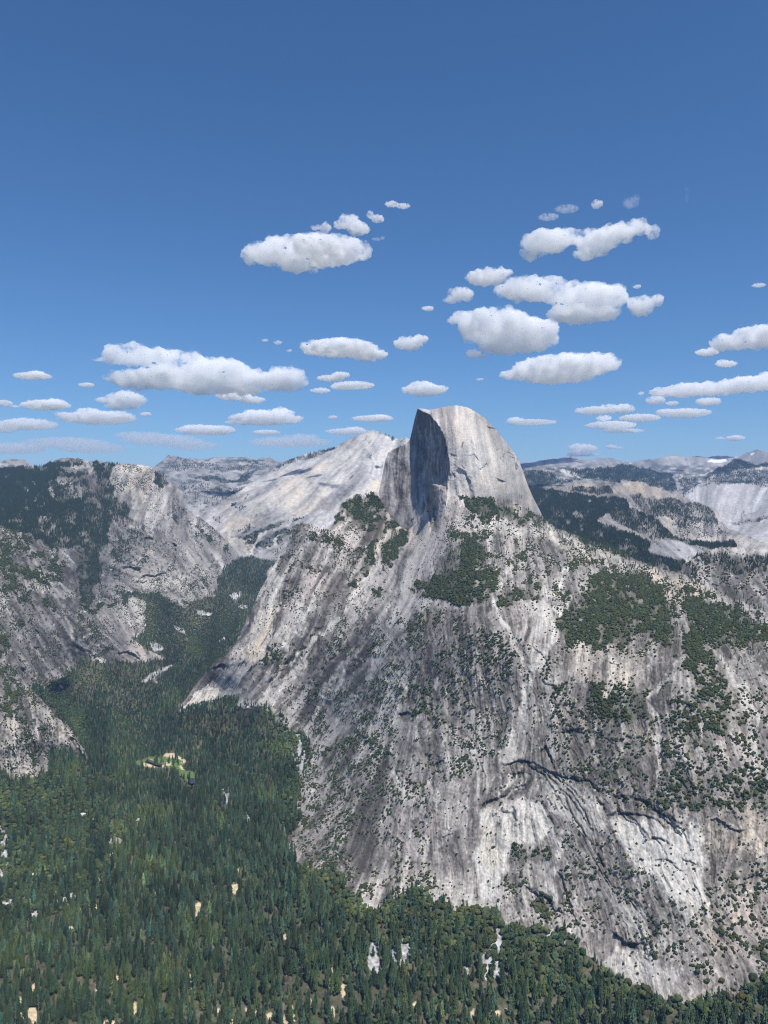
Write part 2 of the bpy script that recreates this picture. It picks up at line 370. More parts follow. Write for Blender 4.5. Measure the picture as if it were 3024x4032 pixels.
# --- front face and shoulder of the mountain: bushes
for poly, d in [
    ([(1660, 2300), (1690, 2265), (1750, 2235), (1800, 2215), (1805, 2165), (1835, 2075), (1860, 2050), (1900, 2095), (1875, 2135), (1920, 2165), (1935, 2225), (1940, 2280), (1960, 2310), (1940, 2330), (1910, 2355), (1885, 2385), (1825, 2395), (1780, 2385), (1770, 2360), (1720, 2350), (1640, 2350), (1630, 2335)], .95),
    ([(1980, 2325), (2020, 2320), (2075, 2320), (2100, 2310), (2140, 2350), (2100, 2350), (2060, 2370), (2010, 2385), (1985, 2370)], .9),
    ([(2200, 2530), (2207, 2486), (2226, 2403), (2281, 2325), (2359, 2275), (2444, 2265), (2519, 2280), (2574, 2295), (2610, 2335), (2600, 2400), (2640, 2470), (2650, 2540), (2602, 2545), (2556, 2515), (2492, 2497), (2428, 2543), (2382, 2560), (2345, 2533), (2262, 2533)], .92),
    ([(2694, 2320), (2740, 2310), (2800, 2330), (2850, 2360), (2900, 2390), (2960, 2425), (3040, 2450), (3040, 2530), (2950, 2535), (2880, 2540), (2800, 2540), (2780, 2600), (2740, 2640), (2700, 2560), (2680, 2540), (2720, 2480), (2730, 2420), (2700, 2380)], .8),
    ([(2684, 2550), (2819, 2550), (2794, 2650), (2859, 2665), (2894, 2780), (2944, 2840), (2869, 2860), (2834, 2930), (2794, 2970), (2719, 2950), (2644, 2900), (2624, 2870), (2644, 2810), (2694, 2750), (2734, 2690), (2694, 2625), (2674, 2565)], .68),
    ([(2330, 2730), (2380, 2720), (2440, 2740), (2480, 2730), (2530, 2720), (2560, 2760), (2540, 2800), (2480, 2810), (2460, 2830), (2380, 2840), (2340, 2810), (2300, 2790)], .8),
    ([(2120, 2690), (2230, 2690), (2240, 2730), (2180, 2760), (2140, 2740)], .6),
    ([(2310, 3060), (2360, 3020), (2450, 3015), (2540, 3020), (2550, 3045), (2460, 3050), (2400, 3075), (2330, 3075)], .75),
    ([(2590, 3010), (2620, 3000), (2660, 3050), (2740, 3040), (2760, 2990), (2830, 3000), (2850, 3040), (2930, 3060), (2920, 3090), (2850, 3100), (2800, 3150), (2760, 3100), (2690, 3110), (2600, 3090)], .65),
    ([(2570, 3130), (2650, 3125), (2700, 3140), (2780, 3150), (2860, 3160), (2830, 3200), (2740, 3175), (2660, 3160), (2590, 3150)], .8),
    ([(2994, 3060), (3040, 3040), (3040, 3190), (2989, 3165), (2944, 3115)], .75),
    ([(2010, 3327), (2090, 3352), (2160, 3327), (2185, 3342), (2170, 3392), (2135, 3407), (2080, 3377), (2050, 3427), (2060, 3482), (2080, 3502), (2040, 3497), (2000, 3482), (2020, 3412)], .68),
    ([(2075, 3502), (2110, 3522), (2170, 3582), (2165, 3602), (2140, 3627), (2110, 3572)], .98),
    ([(2260, 3432), (2325, 3457), (2310, 3482), (2265, 3472)], .55), ([(2250, 3200), (2300, 3280), (2280, 3300), (2240, 3230)], .6),
    ([(2814, 3677), (2859, 3662), (2914, 3692), (2934, 3722), (2894, 3707)], .85), ([(2724, 3812), (2759, 3822), (2844, 3852), (2849, 3882), (2794, 3852)], .85),
    ([(2959, 3732), (3040, 3702), (3040, 3822), (2994, 3802)], .9), ([(2574, 3752), (2619, 3742), (2624, 3787)], .85), ([(2620, 3560), (2740, 3600), (2760, 3640), (2680, 3640)], .45),
    # left apron
    ([(1070, 2520), (1110, 2510), (1110, 2565), (1050, 2615), (1010, 2655), (1000, 2640), (1030, 2610), (1010, 2590), (1050, 2560)], .85),
    ([(1200, 2515), (1250, 2480), (1265, 2495), (1200, 2540), (1150, 2565), (1130, 2600), (1090, 2630), (1090, 2600), (1140, 2555)], .8),
    ([(1190, 2680), (1260, 2680), (1270, 2720), (1220, 2740), (1180, 2710)], .55), ([(1430, 2555), (1480, 2535), (1470, 2575), (1430, 2585)], .85), ([(1380, 2890), (1480, 2850), (1480, 2875), (1405, 2905)], .65),
    ([(1415, 2905), (1470, 2900), (1470, 2930), (1425, 2925)], .75), ([(1340, 2920), (1380, 2930), (1380, 2950), (1350, 2960)], .75), ([(1250, 2960), (1290, 2950), (1310, 2975), (1260, 2990)], .75),
    ([(1545, 2720), (1630, 2710), (1640, 2760), (1570, 2740)], .65), ([(1625, 2780), (1670, 2790), (1665, 2835), (1630, 2830)], .8),
    ([(1500, 1995), (1550, 2045), (1550, 2070), (1510, 2110), (1485, 2165), (1485, 2240), (1430, 2250), (1420, 2180), (1440, 2140), (1495, 2080), (1520, 2045)], .97),
    ([(1570, 2080), (1615, 2095), (1595, 2150), (1560, 2195), (1540, 2245), (1495, 2255), (1500, 2200), (1515, 2140)], .97),
    ([(1340, 2280), (1390, 2260), (1395, 2300), (1360, 2315)], .92), ([(1225, 2115), (1305, 2100), (1345, 2125), (1340, 2160), (1270, 2150), (1230, 2132)], .72),
    ([(1150, 2195), (1180, 2200), (1255, 2210), (1295, 2250), (1240, 2245), (1180, 2225)], .8), ([(1365, 2150), (1430, 2175), (1405, 2182)], .75), ([(1440, 2315), (1520, 2320), (1520, 2340), (1450, 2340)], .65), ([(1485, 2270), (1520, 2275), (1515, 2290)], .85),
    ([(1335, 2000), (1480, 1940), (1500, 1980), (1500, 2020), (1460, 2065), (1425, 2075), (1370, 2050), (1335, 2025)], .95),
    ([(1780, 1930), (1850, 1945), (1950, 1970), (2090, 2030), (2130, 2050), (2050, 2060), (1930, 2045), (1850, 2030), (1800, 1990)], .8),
]:
    fill(VG, poly, d, 1.7, 2)
# scattered cover, thin and wide
for poly, d in [([(1760, 2060), (2140, 2050), (2500, 2220), (3040, 2430), (3040, 2560), (2650, 2560), (2200, 2560), (2200, 2330), (1950, 2320), (1750, 2250)], .3),
                ([(1600, 2380), (2200, 2560), (2100, 2800), (1700, 2900), (1600, 2700)], .42), ([(1150, 2400), (1600, 2400), (1560, 2900), (1250, 2950), (1080, 2600)], .26), ([(1140, 2080), (1480, 2080), (1400, 2400), (1000, 2400)], .25),
                ([(2200, 2700), (3040, 2700), (3040, 3200), (2500, 3180), (2300, 3080), (2150, 2950)], .4), ([(1220, 2900), (1700, 2900), (1700, 3480), (1400, 3560), (1140, 3330)], .34),
                ([(2040, 3350), (2400, 3250), (2700, 3500), (3040, 3350), (3040, 3850), (2850, 3900), (2600, 3750), (2300, 3650), (2050, 3500)], .3), ([(1700, 2700), (2100, 2750), (1950, 3000), (1700, 3100)], .3), ([(1880, 3200), (2250, 3200), (2300, 3600), (1900, 3550)], .14)]:
    fill(VG, poly, d, 1.5, 14)
fill(CF, [(1335, 2000), (1480, 1940), (1490, 1985), (1480, 2030), (1440, 2065), (1370, 2050)], .9, .6)
fill(CF, [(1810, 1915), (1846, 1958), (1930, 1976), (2003, 1994), (2003, 2030), (1918, 2026), (1846, 2014), (1800, 1960)], 1.0, .6)
fill(CF, [(1540, 2085), (1610, 2100), (1590, 2150), (1540, 2200), (1510, 2220)], .35, .8)
fill(CF, [(1430, 2150), (1490, 2160), (1480, 2240), (1430, 2240)], .3, .8)
fill(CF, [(1680, 2260), (1850, 2060), (1930, 2220), (1900, 2380), (1720, 2340)], .14, 1)
fill(CF, [(2230, 2420), (2400, 2280), (2600, 2310), (2700, 2320), (3040, 2440), (3040, 2640), (2800, 2640), (2600, 2500), (2300, 2530)], .15, 1, 10)
fill(CF, [(2100, 2030), (2400, 2150), (3040, 2400), (3040, 2460), (2500, 2270), (2150, 2110)], .1, 1, 8)
fill(CF, [(1220, 2100), (1420, 2180), (1400, 2320), (1150, 2230)], .12, 1)

# --- pale granite
for pts, w, a in [
    ([(2225, 2235), (2210, 2320), (2205, 2350)], 10, .8), ([(2200, 2395), (2190, 2480), (2160, 2545), (2130, 2610), (2095, 2660), (2075, 2715), (2065, 2775), (2060, 2820), (2035, 2870), (2020, 2920), (2020, 2970)], 15, .95),
    ([(1930, 2340), (1980, 2440), (2020, 2515), (2050, 2600), (2080, 2650)], 9, .75), ([(2070, 2700), (2060, 2780), (2045, 2850)], 16, .9), ([(1985, 2230), (1972, 2310)], 12, .7), ([(2245, 2350), (2232, 2385)], 10, .7), ([(2412, 2600), (2405, 2650), (2390, 2700), (2384, 2738)], 15, .85),
    ([(2659, 2600), (2644, 2670), (2594, 2705), (2554, 2755), (2559, 2795), (2594, 2840), (2594, 2880), (2589, 3000), (2589, 3090)], 13, .8), ([(2909, 2690), (2974, 2800), (2985, 2850)], 10, .75), ([(2820, 2560), (2880, 2650), (2900, 2690)], 9, .6),
    ([(1530, 2100), (1490, 2180), (1480, 2240), (1440, 2295), (1390, 2370), (1370, 2395)], 12, .9), ([(1420, 2310), (1395, 2360), (1375, 2400)], 26, .7), ([(1330, 2440), (1280, 2490), (1195, 2550), (1155, 2595), (1140, 2620)], 11, .9), ([(1310, 2440), (1290, 2475)], 22, .7), ([(1200, 2615), (1160, 2655), (1120, 2680), (1105, 2710)], 14, .8),
    ([(1210, 2400), (1175, 2460), (1140, 2515), (1120, 2555)], 10, .85), ([(1240, 2345), (1215, 2400)], 12, .7), ([(1190, 2345), (1180, 2425)], 8, .6), ([(1360, 2640), (1340, 2690), (1270, 2745), (1240, 2810), (1220, 2840), (1208, 2870)], 11, .95),
    ([(1550, 2410), (1538, 2455)], 18, 1), ([(1595, 2300), (1580, 2350), (1555, 2400)], 13, .8), ([(1395, 2780), (1380, 2830), (1340, 2860)], 14, .55), ([(1720, 2675), (1722, 2700)], 14, .9), ([(2170, 2335), (2178, 2338)], 12, 1), ([(1450, 2940), (1400, 3010), (1330, 3060)], 9, .5),
    ([(2180, 3440), (2180, 3500), (2172, 3560)], 9, .8), ([(1852, 3440), (1845, 3500), (1830, 3560)], 8, .85), ([(1810, 3520), (1800, 3570)], 10, .6), ([(2220, 3280), (2210, 3350), (2190, 3400)], 9, .75), ([(2270, 3490), (2258, 3540), (2262, 3570)], 8, .6), ([(2238, 3640), (2262, 3680)], 9, .8), ([(2790, 3560), (2790, 3610)], 5, 1),
    ([(1560, 3060), (1610, 3150), (1640, 3200)], 24, .6), ([(1540, 3030), (1580, 3100), (1620, 3180)], 10, .7), ([(2950, 3250), (2990, 3330), (3020, 3400)], 14, .6), ([(1990, 2980), (2010, 2960), (2030, 2985)], 30, .5)]:
    line(LT, pts, w, a, .5, .35)
for poly, a, sft in [
    ([(2060, 2380), (2110, 2355), (2140, 2355), (2200, 2395), (2200, 2450), (2185, 2500), (2180, 2530), (2140, 2570), (2120, 2635), (2100, 2655), (2075, 2645), (2080, 2590), (2090, 2525), (2110, 2450)], .45, 3),
    ([(2120, 2330), (2160, 2280), (2225, 2240), (2240, 2330), (2240, 2380), (2180, 2350)], .3, 6), ([(1950, 2180), (1990, 2200), (1985, 2310), (1950, 2300)], .25, 6), ([(2269, 2530), (2344, 2530), (2344, 2640), (2280, 2640)], .3, 4), ([(2384, 2600), (2480, 2530), (2500, 2640), (2480, 2720), (2390, 2720)], .18, 4), ([(2894, 2745), (2944, 2740), (2960, 2830), (2945, 2845)], .4, 2),
    ([(2379, 3225), (2514, 3225), (2629, 3270), (2714, 3285), (2744, 3200), (2759, 3320), (2749, 3352), (2749, 3462), (2769, 3542), (2759, 3597), (2714, 3552), (2694, 3502), (2624, 3422), (2564, 3392), (2504, 3367), (2454, 3297)], .85, 4),
    ([(1960, 3180), (2060, 3135), (2110, 3150), (2140, 3200), (2100, 3250), (2030, 3280), (2010, 3370), (1980, 3450), (1940, 3365), (1895, 3275), (1900, 3225)], .85, 3),
    ([(2110, 3070), (2200, 3050), (2300, 3100), (2370, 3170), (2380, 3230), (2340, 3280), (2230, 3160), (2140, 3150)], .42, 4), ([(1680, 3500), (1850, 3430), (1930, 3430), (1950, 3572), (1750, 3562)], .35, 6), ([(1890, 3440), (1960, 3450), (1950, 3560), (1900, 3540)], .5, 4),
    ([(2419, 3727), (2569, 3752), (2584, 3827), (2514, 3887), (2474, 3852), (2394, 3802)], .75, 3), ([(2584, 3812), (2664, 3832), (2664, 3950), (2600, 3925)], .4, 4), ([(2440, 3570), (2540, 3560), (2540, 3680), (2500, 3700), (2440, 3640)], .3, 4), ([(2544, 3420), (2640, 3440), (2730, 3570), (2760, 3640), (2640, 3560)], .4, 8),
    ([(1545, 2835), (1630, 2840), (1640, 2900), (1620, 2990), (1580, 3040), (1560, 3060), (1535, 3030), (1530, 2960)], .3, 2), ([(1465, 2600), (1500, 2545), (1530, 2500), (1550, 2550), (1530, 2625), (1455, 2680), (1425, 2710)], .38, 2),
    ([(1005, 2405), (1085, 2405), (1085, 2465), (1070, 2500), (1060, 2520), (1040, 2565), (1015, 2600), (960, 2670), (950, 2725), (880, 2745), (830, 2757), (845, 2700), (900, 2615), (950, 2565), (980, 2525), (995, 2450)], .82, 2),
    ([(1135, 2145), (1112, 2200), (1100, 2275), (1055, 2350), (1030, 2400), (1005, 2400), (1030, 2315), (1075, 2235)], .6, 3), ([(1045, 2720), (1105, 2650), (1105, 2725), (1070, 2770), (1000, 2775)], .6, 2), ([(700, 2785), (760, 2740), (830, 2700), (880, 2745), (830, 2765), (730, 2800)], .85, 2),
    ([(1210, 2875), (1200, 2910), (1155, 2980), (1130, 2940), (1070, 2968), (1090, 2940), (1150, 2900)], 1, 1), ([(1110, 2815), (1125, 2840), (1090, 2880), (1030, 2890), (1010, 2918), (1020, 2885), (1070, 2840)], .9, 1), ([(940, 2780), (990, 2760), (1060, 2790), (1075, 2800), (1000, 2790), (945, 2790)], .8, 1),
    ([(1640, 2080), (1680, 2060), (1740, 2090), (1700, 2200), (1650, 2300), (1620, 2400), (1600, 2500), (1560, 2600), (1530, 2620), (1560, 2450), (1580, 2350), (1610, 2250)], .28, 4), ([(1580, 2230), (1615, 2250), (1600, 2330), (1570, 2360)], .45, 4), ([(1370, 2100), (1410, 2110), (1400, 2160), (1350, 2130)], .35, 2), ([(1270, 2200), (1390, 2210), (1360, 2260), (1310, 2260)], .35, 3),
    ([(1780, 2060), (1860, 2035), (1960, 2045), (2150, 2080), (2300, 2130), (2200, 2150), (2050, 2100), (1900, 2085), (1830, 2110)], .4, 8), ([(1630, 2360), (1770, 2365), (1775, 2400), (1660, 2410)], .5, 4), ([(2130, 2060), (2400, 2170), (2600, 2260), (2850, 2350), (3040, 2430), (3040, 2470), (2750, 2340), (2500, 2250), (2250, 2170)], .4, 10),
    ([(1600, 3320), (1690, 3300), (1700, 3380), (1640, 3400)], .3, 5), ([(1130, 3560), (1160, 3600)], .5, 2), ([(1740, 3200), (1780, 3170), (1775, 3260), (1740, 3330)], .45, 4), ([(1690, 3100), (1740, 3070), (1740, 3160), (1700, 3160)], .3, 4), ([(1690, 2610), (1760, 2500), (1700, 2450)], .2, 6)]:
    if len(poly) > 2:
        fill(LT, poly, a, .7, sft)
for poly, a in [([(1895, 3225), (1960, 3180), (1960, 3300), (1990, 3400), (1960, 3440), (1880, 3330)], .8), ([(1000, 2410), (1085, 2405), (1050, 2560), (960, 2640), (1000, 2520)], .7), ([(2380, 3220), (2500, 3225), (2480, 3290)], .6), ([(2200, 2800), (2600, 2800), (2600, 3000), (2300, 3000)], .45), ([(1640, 2400), (1760, 2400), (1760, 2700), (1680, 2650)], .45),
                ([(2760, 3150), (3040, 3150), (3040, 3500), (2800, 3450)], .4), ([(2700, 3550), (3040, 3600), (3040, 3800), (2800, 3760)], .4), ([(2200, 2520), (2550, 2520), (2550, 2760), (2200, 2740)], .35), ([(2380, 3110), (2520, 3120), (2560, 3180), (2450, 3200)], .9), ([(1660, 3390), (1820, 3400), (1800, 3440), (1660, 3440)], .6), ([(1700, 1600), (2150, 1600), (2150, 2050), (1760, 1920)], .55), ([(2000, 2040), (2900, 2350), (2700, 2350), (2000, 2120)], .5)]:
    fill(WM, poly, a, 1, 12)
for poly, a in [([(1200, 3210), (1350, 3000), (1500, 2980), (1700, 2900), (1750, 3100), (1700, 3350), (1500, 3400), (1300, 3420), (1140, 3380)], .35), ([(1200, 2250), (1400, 2450), (1500, 2650), (1380, 2880), (1180, 2860), (1130, 2720), (1250, 2560), (1150, 2400)], .28), ([(1940, 3060), (2060, 3005), (2110, 3010), (2120, 3070), (2060, 3110), (2000, 3130), (1900, 3175)], 1.0), ([(1990, 3110), (2080, 3060), (2090, 3085), (2010, 3140)], 1.0), ([(2300, 3080), (2360, 3125), (2340, 3130)], .8), ([(2440, 3120), (2520, 3135), (2500, 3180)], .3),
                ([(2030, 3270), (2100, 3260), (2120, 3340), (2040, 3330)], .35), ([(2900, 2560), (3040, 2540), (3040, 2720), (2930, 2680)], .4), ([(2300, 2850), (2480, 2880), (2560, 2960), (2350, 2950)], .2), ([(1930, 3620), (2080, 3580), (2110, 3640), (2010, 3680)], .35), ([(2350, 3550), (2440, 3580), (2400, 3680), (2350, 3640)], .3), ([(1900, 2480), (2060, 2600), (2000, 2700), (1860, 2600)], .2), ([(2760, 3850), (2860, 3860), (2860, 3960), (2760, 3940)], .3), ([(2850, 3200), (3040, 3180), (3040, 3450), (2850, 3420)], .22), ([(2180, 3050), (2330, 3180), (2360, 3260), (2250, 3160)], .3)]:
    fill(DK, poly, a, 1, 10)  # under the arch this paints recess shade along with water stain
for poly in [[(1545, 2835), (1630, 2840), (1640, 2900), (1620, 2990), (1560, 3060), (1535, 3030), (1530, 2960)], [(1465, 2600), (1530, 2500), (1550, 2550), (1530, 2625), (1425, 2710)], [(2060, 2380), (2140, 2355), (2200, 2395), (2185, 2500), (2100, 2655), (2075, 2645)],
             [(2379, 3225), (2629, 3270), (2749, 3352), (2749, 3462), (2694, 3502), (2504, 3367)], [(1640, 2080), (1740, 2090), (1650, 2300), (1560, 2600), (1530, 2620), (1610, 2250)], [(1680, 3480), (1850, 3430), (1950, 3560), (1750, 3560)], [(1800, 1600), (2150, 1600), (2150, 2050), (1780, 1920)]]:
    fill(SMO, poly, .75, .6, 4)
# --- roofs and cracks
for pts, A, L in [
    ([(1940, 3055), (1985, 3020), (2020, 3005), (2060, 3000), (2100, 3000), (2135, 3020), (2185, 3040), (2230, 3050), (2280, 3065), (2320, 3090), (2345, 3115), (2360, 3132)], 6, 120), ([(1895, 3182), (1920, 3155), (1980, 3130), (2030, 3100), (2080, 3075)], 6, 60), ([(1990, 3050), (2040, 3040), (2090, 3040)], 5, 40), ([(2060, 3000), (2110, 3030), (2160, 3060)], 4, 40),
    ([(2429, 3120), (2474, 3140), (2519, 3137), (2559, 3165), (2609, 3195), (2644, 3225), (2694, 3275), (2704, 3300)], 6, 90), ([(2394, 3212), (2434, 3187), (2494, 3210), (2544, 3210), (2594, 3230), (2624, 3255), (2654, 3260), (2694, 3300)], 5, 90), ([(2424, 3150), (2444, 3190), (2484, 3235), (2524, 3275), (2554, 3312), (2574, 3300), (2610, 3306), (2644, 3322)], 5, 70), ([(2560, 3185), (2620, 3215), (2660, 3255), (2690, 3290)], 4, 40), ([(2330, 3160), (2350, 3145), (2370, 3170)], 5, 30),
    ([(2414, 3667), (2454, 3690), (2474, 3707), (2504, 3717), (2534, 3710)], 12, 70), ([(2075, 3490), (2110, 3507), (2145, 3542), (2180, 3572), (2210, 3592)], 9, 60), ([(1680, 3487), (1715, 3482), (1735, 3495)], 6, 40), ([(2889, 3497), (2934, 3472), (2994, 3427)], 7, 50), ([(1572, 2812), (1585, 2803), (1602, 2802), (1618, 2814)], 12, 30), ([(1685, 2968), (1695, 2980), (1715, 2970)], 7, 40), ([(1705, 3012), (1740, 3000), (1745, 3010)], 8, 40),
    ([(1985, 3190), (2020, 3180), (2030, 3215)], 5, 40), ([(2045, 3182), (2065, 3145)], 4, 40), ([(2794, 3240), (2830, 3225), (2850, 3240), (2894, 3270), (2930, 3265)], 6, 40), ([(2120, 2968), (2150, 2945), (2180, 3010)], 5, 50), ([(2310, 2730), (2300, 2722)], 3, 30), ([(1110, 2292), (1125, 2292), (1142, 2300)], 6, 30), ([(1100, 2360), (1130, 2325), (1140, 2318)], 5, 40), ([(1090, 2330), (1110, 2305)], 5, 30), ([(840, 2635), (865, 2622), (885, 2632)], 8, 25), ([(935, 2615), (965, 2608), (980, 2620)], 4, 30),
    ([(2200, 2880), (2230, 2870), (2262, 2868)], 6, 40), ([(2330, 2885), (2370, 2890)], 5, 40), ([(2194, 2860), (2280, 2880), (2400, 2910), (2420, 2925)], 3, 40), ([(2464, 2922), (2486, 2928)], 8, 20), ([(2130, 2670), (2170, 2690), (2210, 2700)], 5, 50), ([(2395, 2600), (2430, 2620), (2445, 2632)], 4, 40), ([(2100, 2540), (2140, 2580), (2145, 2600)], 3, 40), ([(2580, 3385), (2640, 3390), (2690, 3440)], 4, 50), ([(2690, 3380), (2740, 3400)], 4, 40), ([(1740, 3297), (1780, 3285)], 5, 30), ([(2930, 3020), (2990, 3030)], 4, 40), ([(2925, 3125), (2940, 3140)], 9, 30), ([(2924, 2680), (2990, 2675)], 4, 40), ([(1380, 2470), (1420, 2440), (1460, 2410)], 4, 40), ([(1430, 2440), (1470, 2400)], 3, 30), ([(1075, 2550), (1090, 2540)], 3, 20),
    ([(1804, 1844), (1828, 1862), (1846, 1892), (1854, 1912)], 6, 30), ([(1780, 1860), (1796, 1880)], 4, 25), ([(2003, 1793), (2027, 1799)], 7, 20), ([(1942, 1765), (1978, 1762), (2009, 1774), (2030, 1795)], 4, 30), ([(1960, 1886), (1990, 1900)], 5, 25), ([(1885, 1850), (1915, 1825)], 4, 25), ([(1770, 1785), (1790, 1800)], 3, 20), ([(1838, 1790), (1862, 1784), (1874, 1805)], 2.5, 25), ([(1925, 1680), (1955, 1692)], 5, 15),
    # far left: arches under the wooded plateau
    ([(525, 2300), (545, 2275), (580, 2265), (612, 2275)], 8, 40), ([(480, 2240), (510, 2230), (550, 2237)], 7, 40), ([(540, 2290), (600, 2290), (632, 2327)], 7, 40), ([(600, 2285), (640, 2255), (670, 2240)], 6, 40), ([(455, 2270), (480, 2280)], 5, 30), ([(560, 2160), (580, 2110), (620, 2115)], 5, 40), ([(670, 2140), (690, 2150), (680, 2230)], 8, 40),
    ([(465, 2575), (510, 2570), (560, 2588)], 5, 40), ([(105, 2495), (140, 2480), (150, 2500)], 6, 30), ([(140, 2545), (160, 2548)], 5, 30), ([(400, 2530), (415, 2440)], 3, 30), ([(270, 2905), (290, 2910), (320, 2960), (340, 2975)], 10, 30), ([(160, 2865), (195, 2860)], 9, 30),
    ([(2500, 2070), (2560, 2085), (2640, 2090), (2700, 2070), (2760, 2060)], 7, 50), ([(2640, 2110), (2720, 2085), (2780, 2080)], 6, 40), ([(2720, 2055), (2780, 2040), (2800, 2060)], 5, 40), ([(2810, 2040), (2824, 2070)], 6, 40), ([(2870, 1975), (2930, 1965), (3010, 1980)], 3, 40), ([(2860, 2020), (2880, 2030)], 3, 20), ([(2920, 2005), (2980, 2010)], 3, 20), ([(2620, 2150), (2680, 2165)], 3, 30), ([(2720, 2260), (2770, 2245), (2800, 2260)], 5, 40), ([(2800, 2300), (2840, 2310), (2850, 2330)], 6, 40)]:
    overhang(REL, pts, A, L)
for pts, A, w in [([(85, 2640), (100, 2685), (108, 2725), (112, 2800), (120, 2880), (132, 2940), (138, 3000)], 22, 6), ([(145, 2770), (142, 2830), (140, 2900)], 22, 9), ([(102, 2700), (104, 2800), (100, 2900)], 10, 4), ([(2349, 3372), (2379, 3417)], 14, 4), ([(2250, 3200), (2290, 3260), (2330, 3330)], 6, 4), ([(2200, 3440), (2230, 3520), (2250, 3580), (2270, 3640)], 9, 5), ([(2160, 3200), (2200, 3330)], 5, 4),
                  ([(2330, 3380), (2400, 3490), (2440, 3500)], 6, 3), ([(2450, 3150), (2470, 3210)], 6, 4), ([(2020, 3010), (2020, 3080)], 7, 4), ([(2060, 3005), (2055, 3060)], 6, 4), ([(1970, 3050), (1975, 3130)], 6, 4), ([(2480, 3530), (2560, 3620), (2620, 3700)], 4, 3), ([(1555, 3040), (1570, 3080)], 7, 4), ([(1310, 2950), (1260, 3000)], 3, 3), ([(1640, 2860), (1650, 2990), (1640, 3100)], 3, 4),
                  ([(2120, 3150), (2170, 3200)], 4, 4), ([(672, 1918), (668, 1970), (672, 2030), (690, 2070)], 30, 13), ([(702, 1922), (715, 1985), (718, 2040)], 22, 9), ([(730, 1990), (738, 2060), (742, 2110)], 16, 8), ([(1700, 1960), (1712, 2010), (1708, 2090)], 26, 8), ([(1690, 1985), (1692, 2060)], 14, 5)]:
    crack(REL, pts, A, w)

for pts, A, w in [([(1520, 2110), (1450, 2280), (1380, 2390), (1270, 2500), (1130, 2620), (1010, 2770)], 15, 16), ([(1590, 2300), (1480, 2500), (1300, 2720), (1215, 2880)], 15, 16), ([(1640, 2330), (1560, 2640), (1500, 2860), (1400, 3000), (1280, 3200)], 13, 18), ([(1230, 2320), (1150, 2480), (1070, 2620), (950, 2745)], 14, 14), ([(1180, 2230), (1100, 2400), (1030, 2560)], 10, 10), ([(1400, 2480), (1290, 2620), (1190, 2740)], 9, 10), ([(1530, 2560), (1400, 2740), (1260, 2940)], 10, 12), ([(1450, 2420), (1340, 2560), (1250, 2650)], 8, 9), ([(1345, 2400), (1210, 2530), (1100, 2670)], 8, 9),
                  ([(1960, 2350), (2030, 2540), (2085, 2660), (2055, 2820), (2010, 2970)], 13, 17), ([(1690, 2560), (1705, 2800), (1700, 3050), (1650, 3300)], 9, 16), ([(1800, 2420), (1830, 2650), (1820, 2900), (1840, 3150)], 8, 14), ([(1900, 2560), (1920, 2800), (1900, 3000)], 7, 12), ([(2665, 2570), (2560, 2760), (2595, 2900), (2590, 3080)], 13, 18), ([(2890, 2560), (2960, 2760), (3010, 2880)], 10, 18), ([(2210, 2400), (2190, 2520), (2110, 2650)], 8, 12), ([(2130, 3160), (2160, 3330), (2140, 3560)], 9, 16), ([(2350, 3260), (2440, 3480), (2520, 3640)], 9, 16), ([(2700, 3450), (2780, 3620), (2860, 3780)], 10, 18), ([(1760, 3330), (1800, 3430), (1780, 3540)], 6, 14), ([(1560, 3060), (1520, 3250), (1420, 3400)], 9, 18), ([(2480, 2560), (2500, 2640), (2470, 2720)], 7, 12), ([(2850, 3180), (2830, 3350), (2900, 3480)], 9, 16),
                  ([(360, 2150), (375, 2260), (350, 2360), (300, 2480)], 14, 16), ([(150, 2300), (250, 2460), (330, 2590)], 10, 12), ([(60, 2420), (140, 2560), (220, 2680)], 9, 12), ([(30, 2200), (120, 2290), (240, 2380)], 8, 12), ([(430, 2420), (500, 2500), (590, 2590)], 5, 8), ([(600, 2120), (590, 2200), (640, 2270)], 9, 12), ([(420, 2180), (440, 2300), (510, 2340)], 9, 12), ([(700, 2080), (760, 2180), (830, 2290)], 9, 12), ([(790, 2060), (860, 2160), (900, 2210)], 7, 9), ([(40, 2660), (60, 2800), (50, 2950)], 12, 12), ([(200, 2800), (240, 2880), (300, 2960)], 9, 8),
                  ([(1400, 1760), (1250, 1900), (1100, 2000), (960, 2080)], 8, 12), ([(1480, 1760), (1350, 1900), (1260, 2030)], 8, 12), ([(1300, 1790), (1150, 1900), (980, 1980)], 7, 10), ([(1540, 1760), (1460, 1850), (1400, 1940)], 7, 10)]:
    gully(REL, pts, A * .55, w)
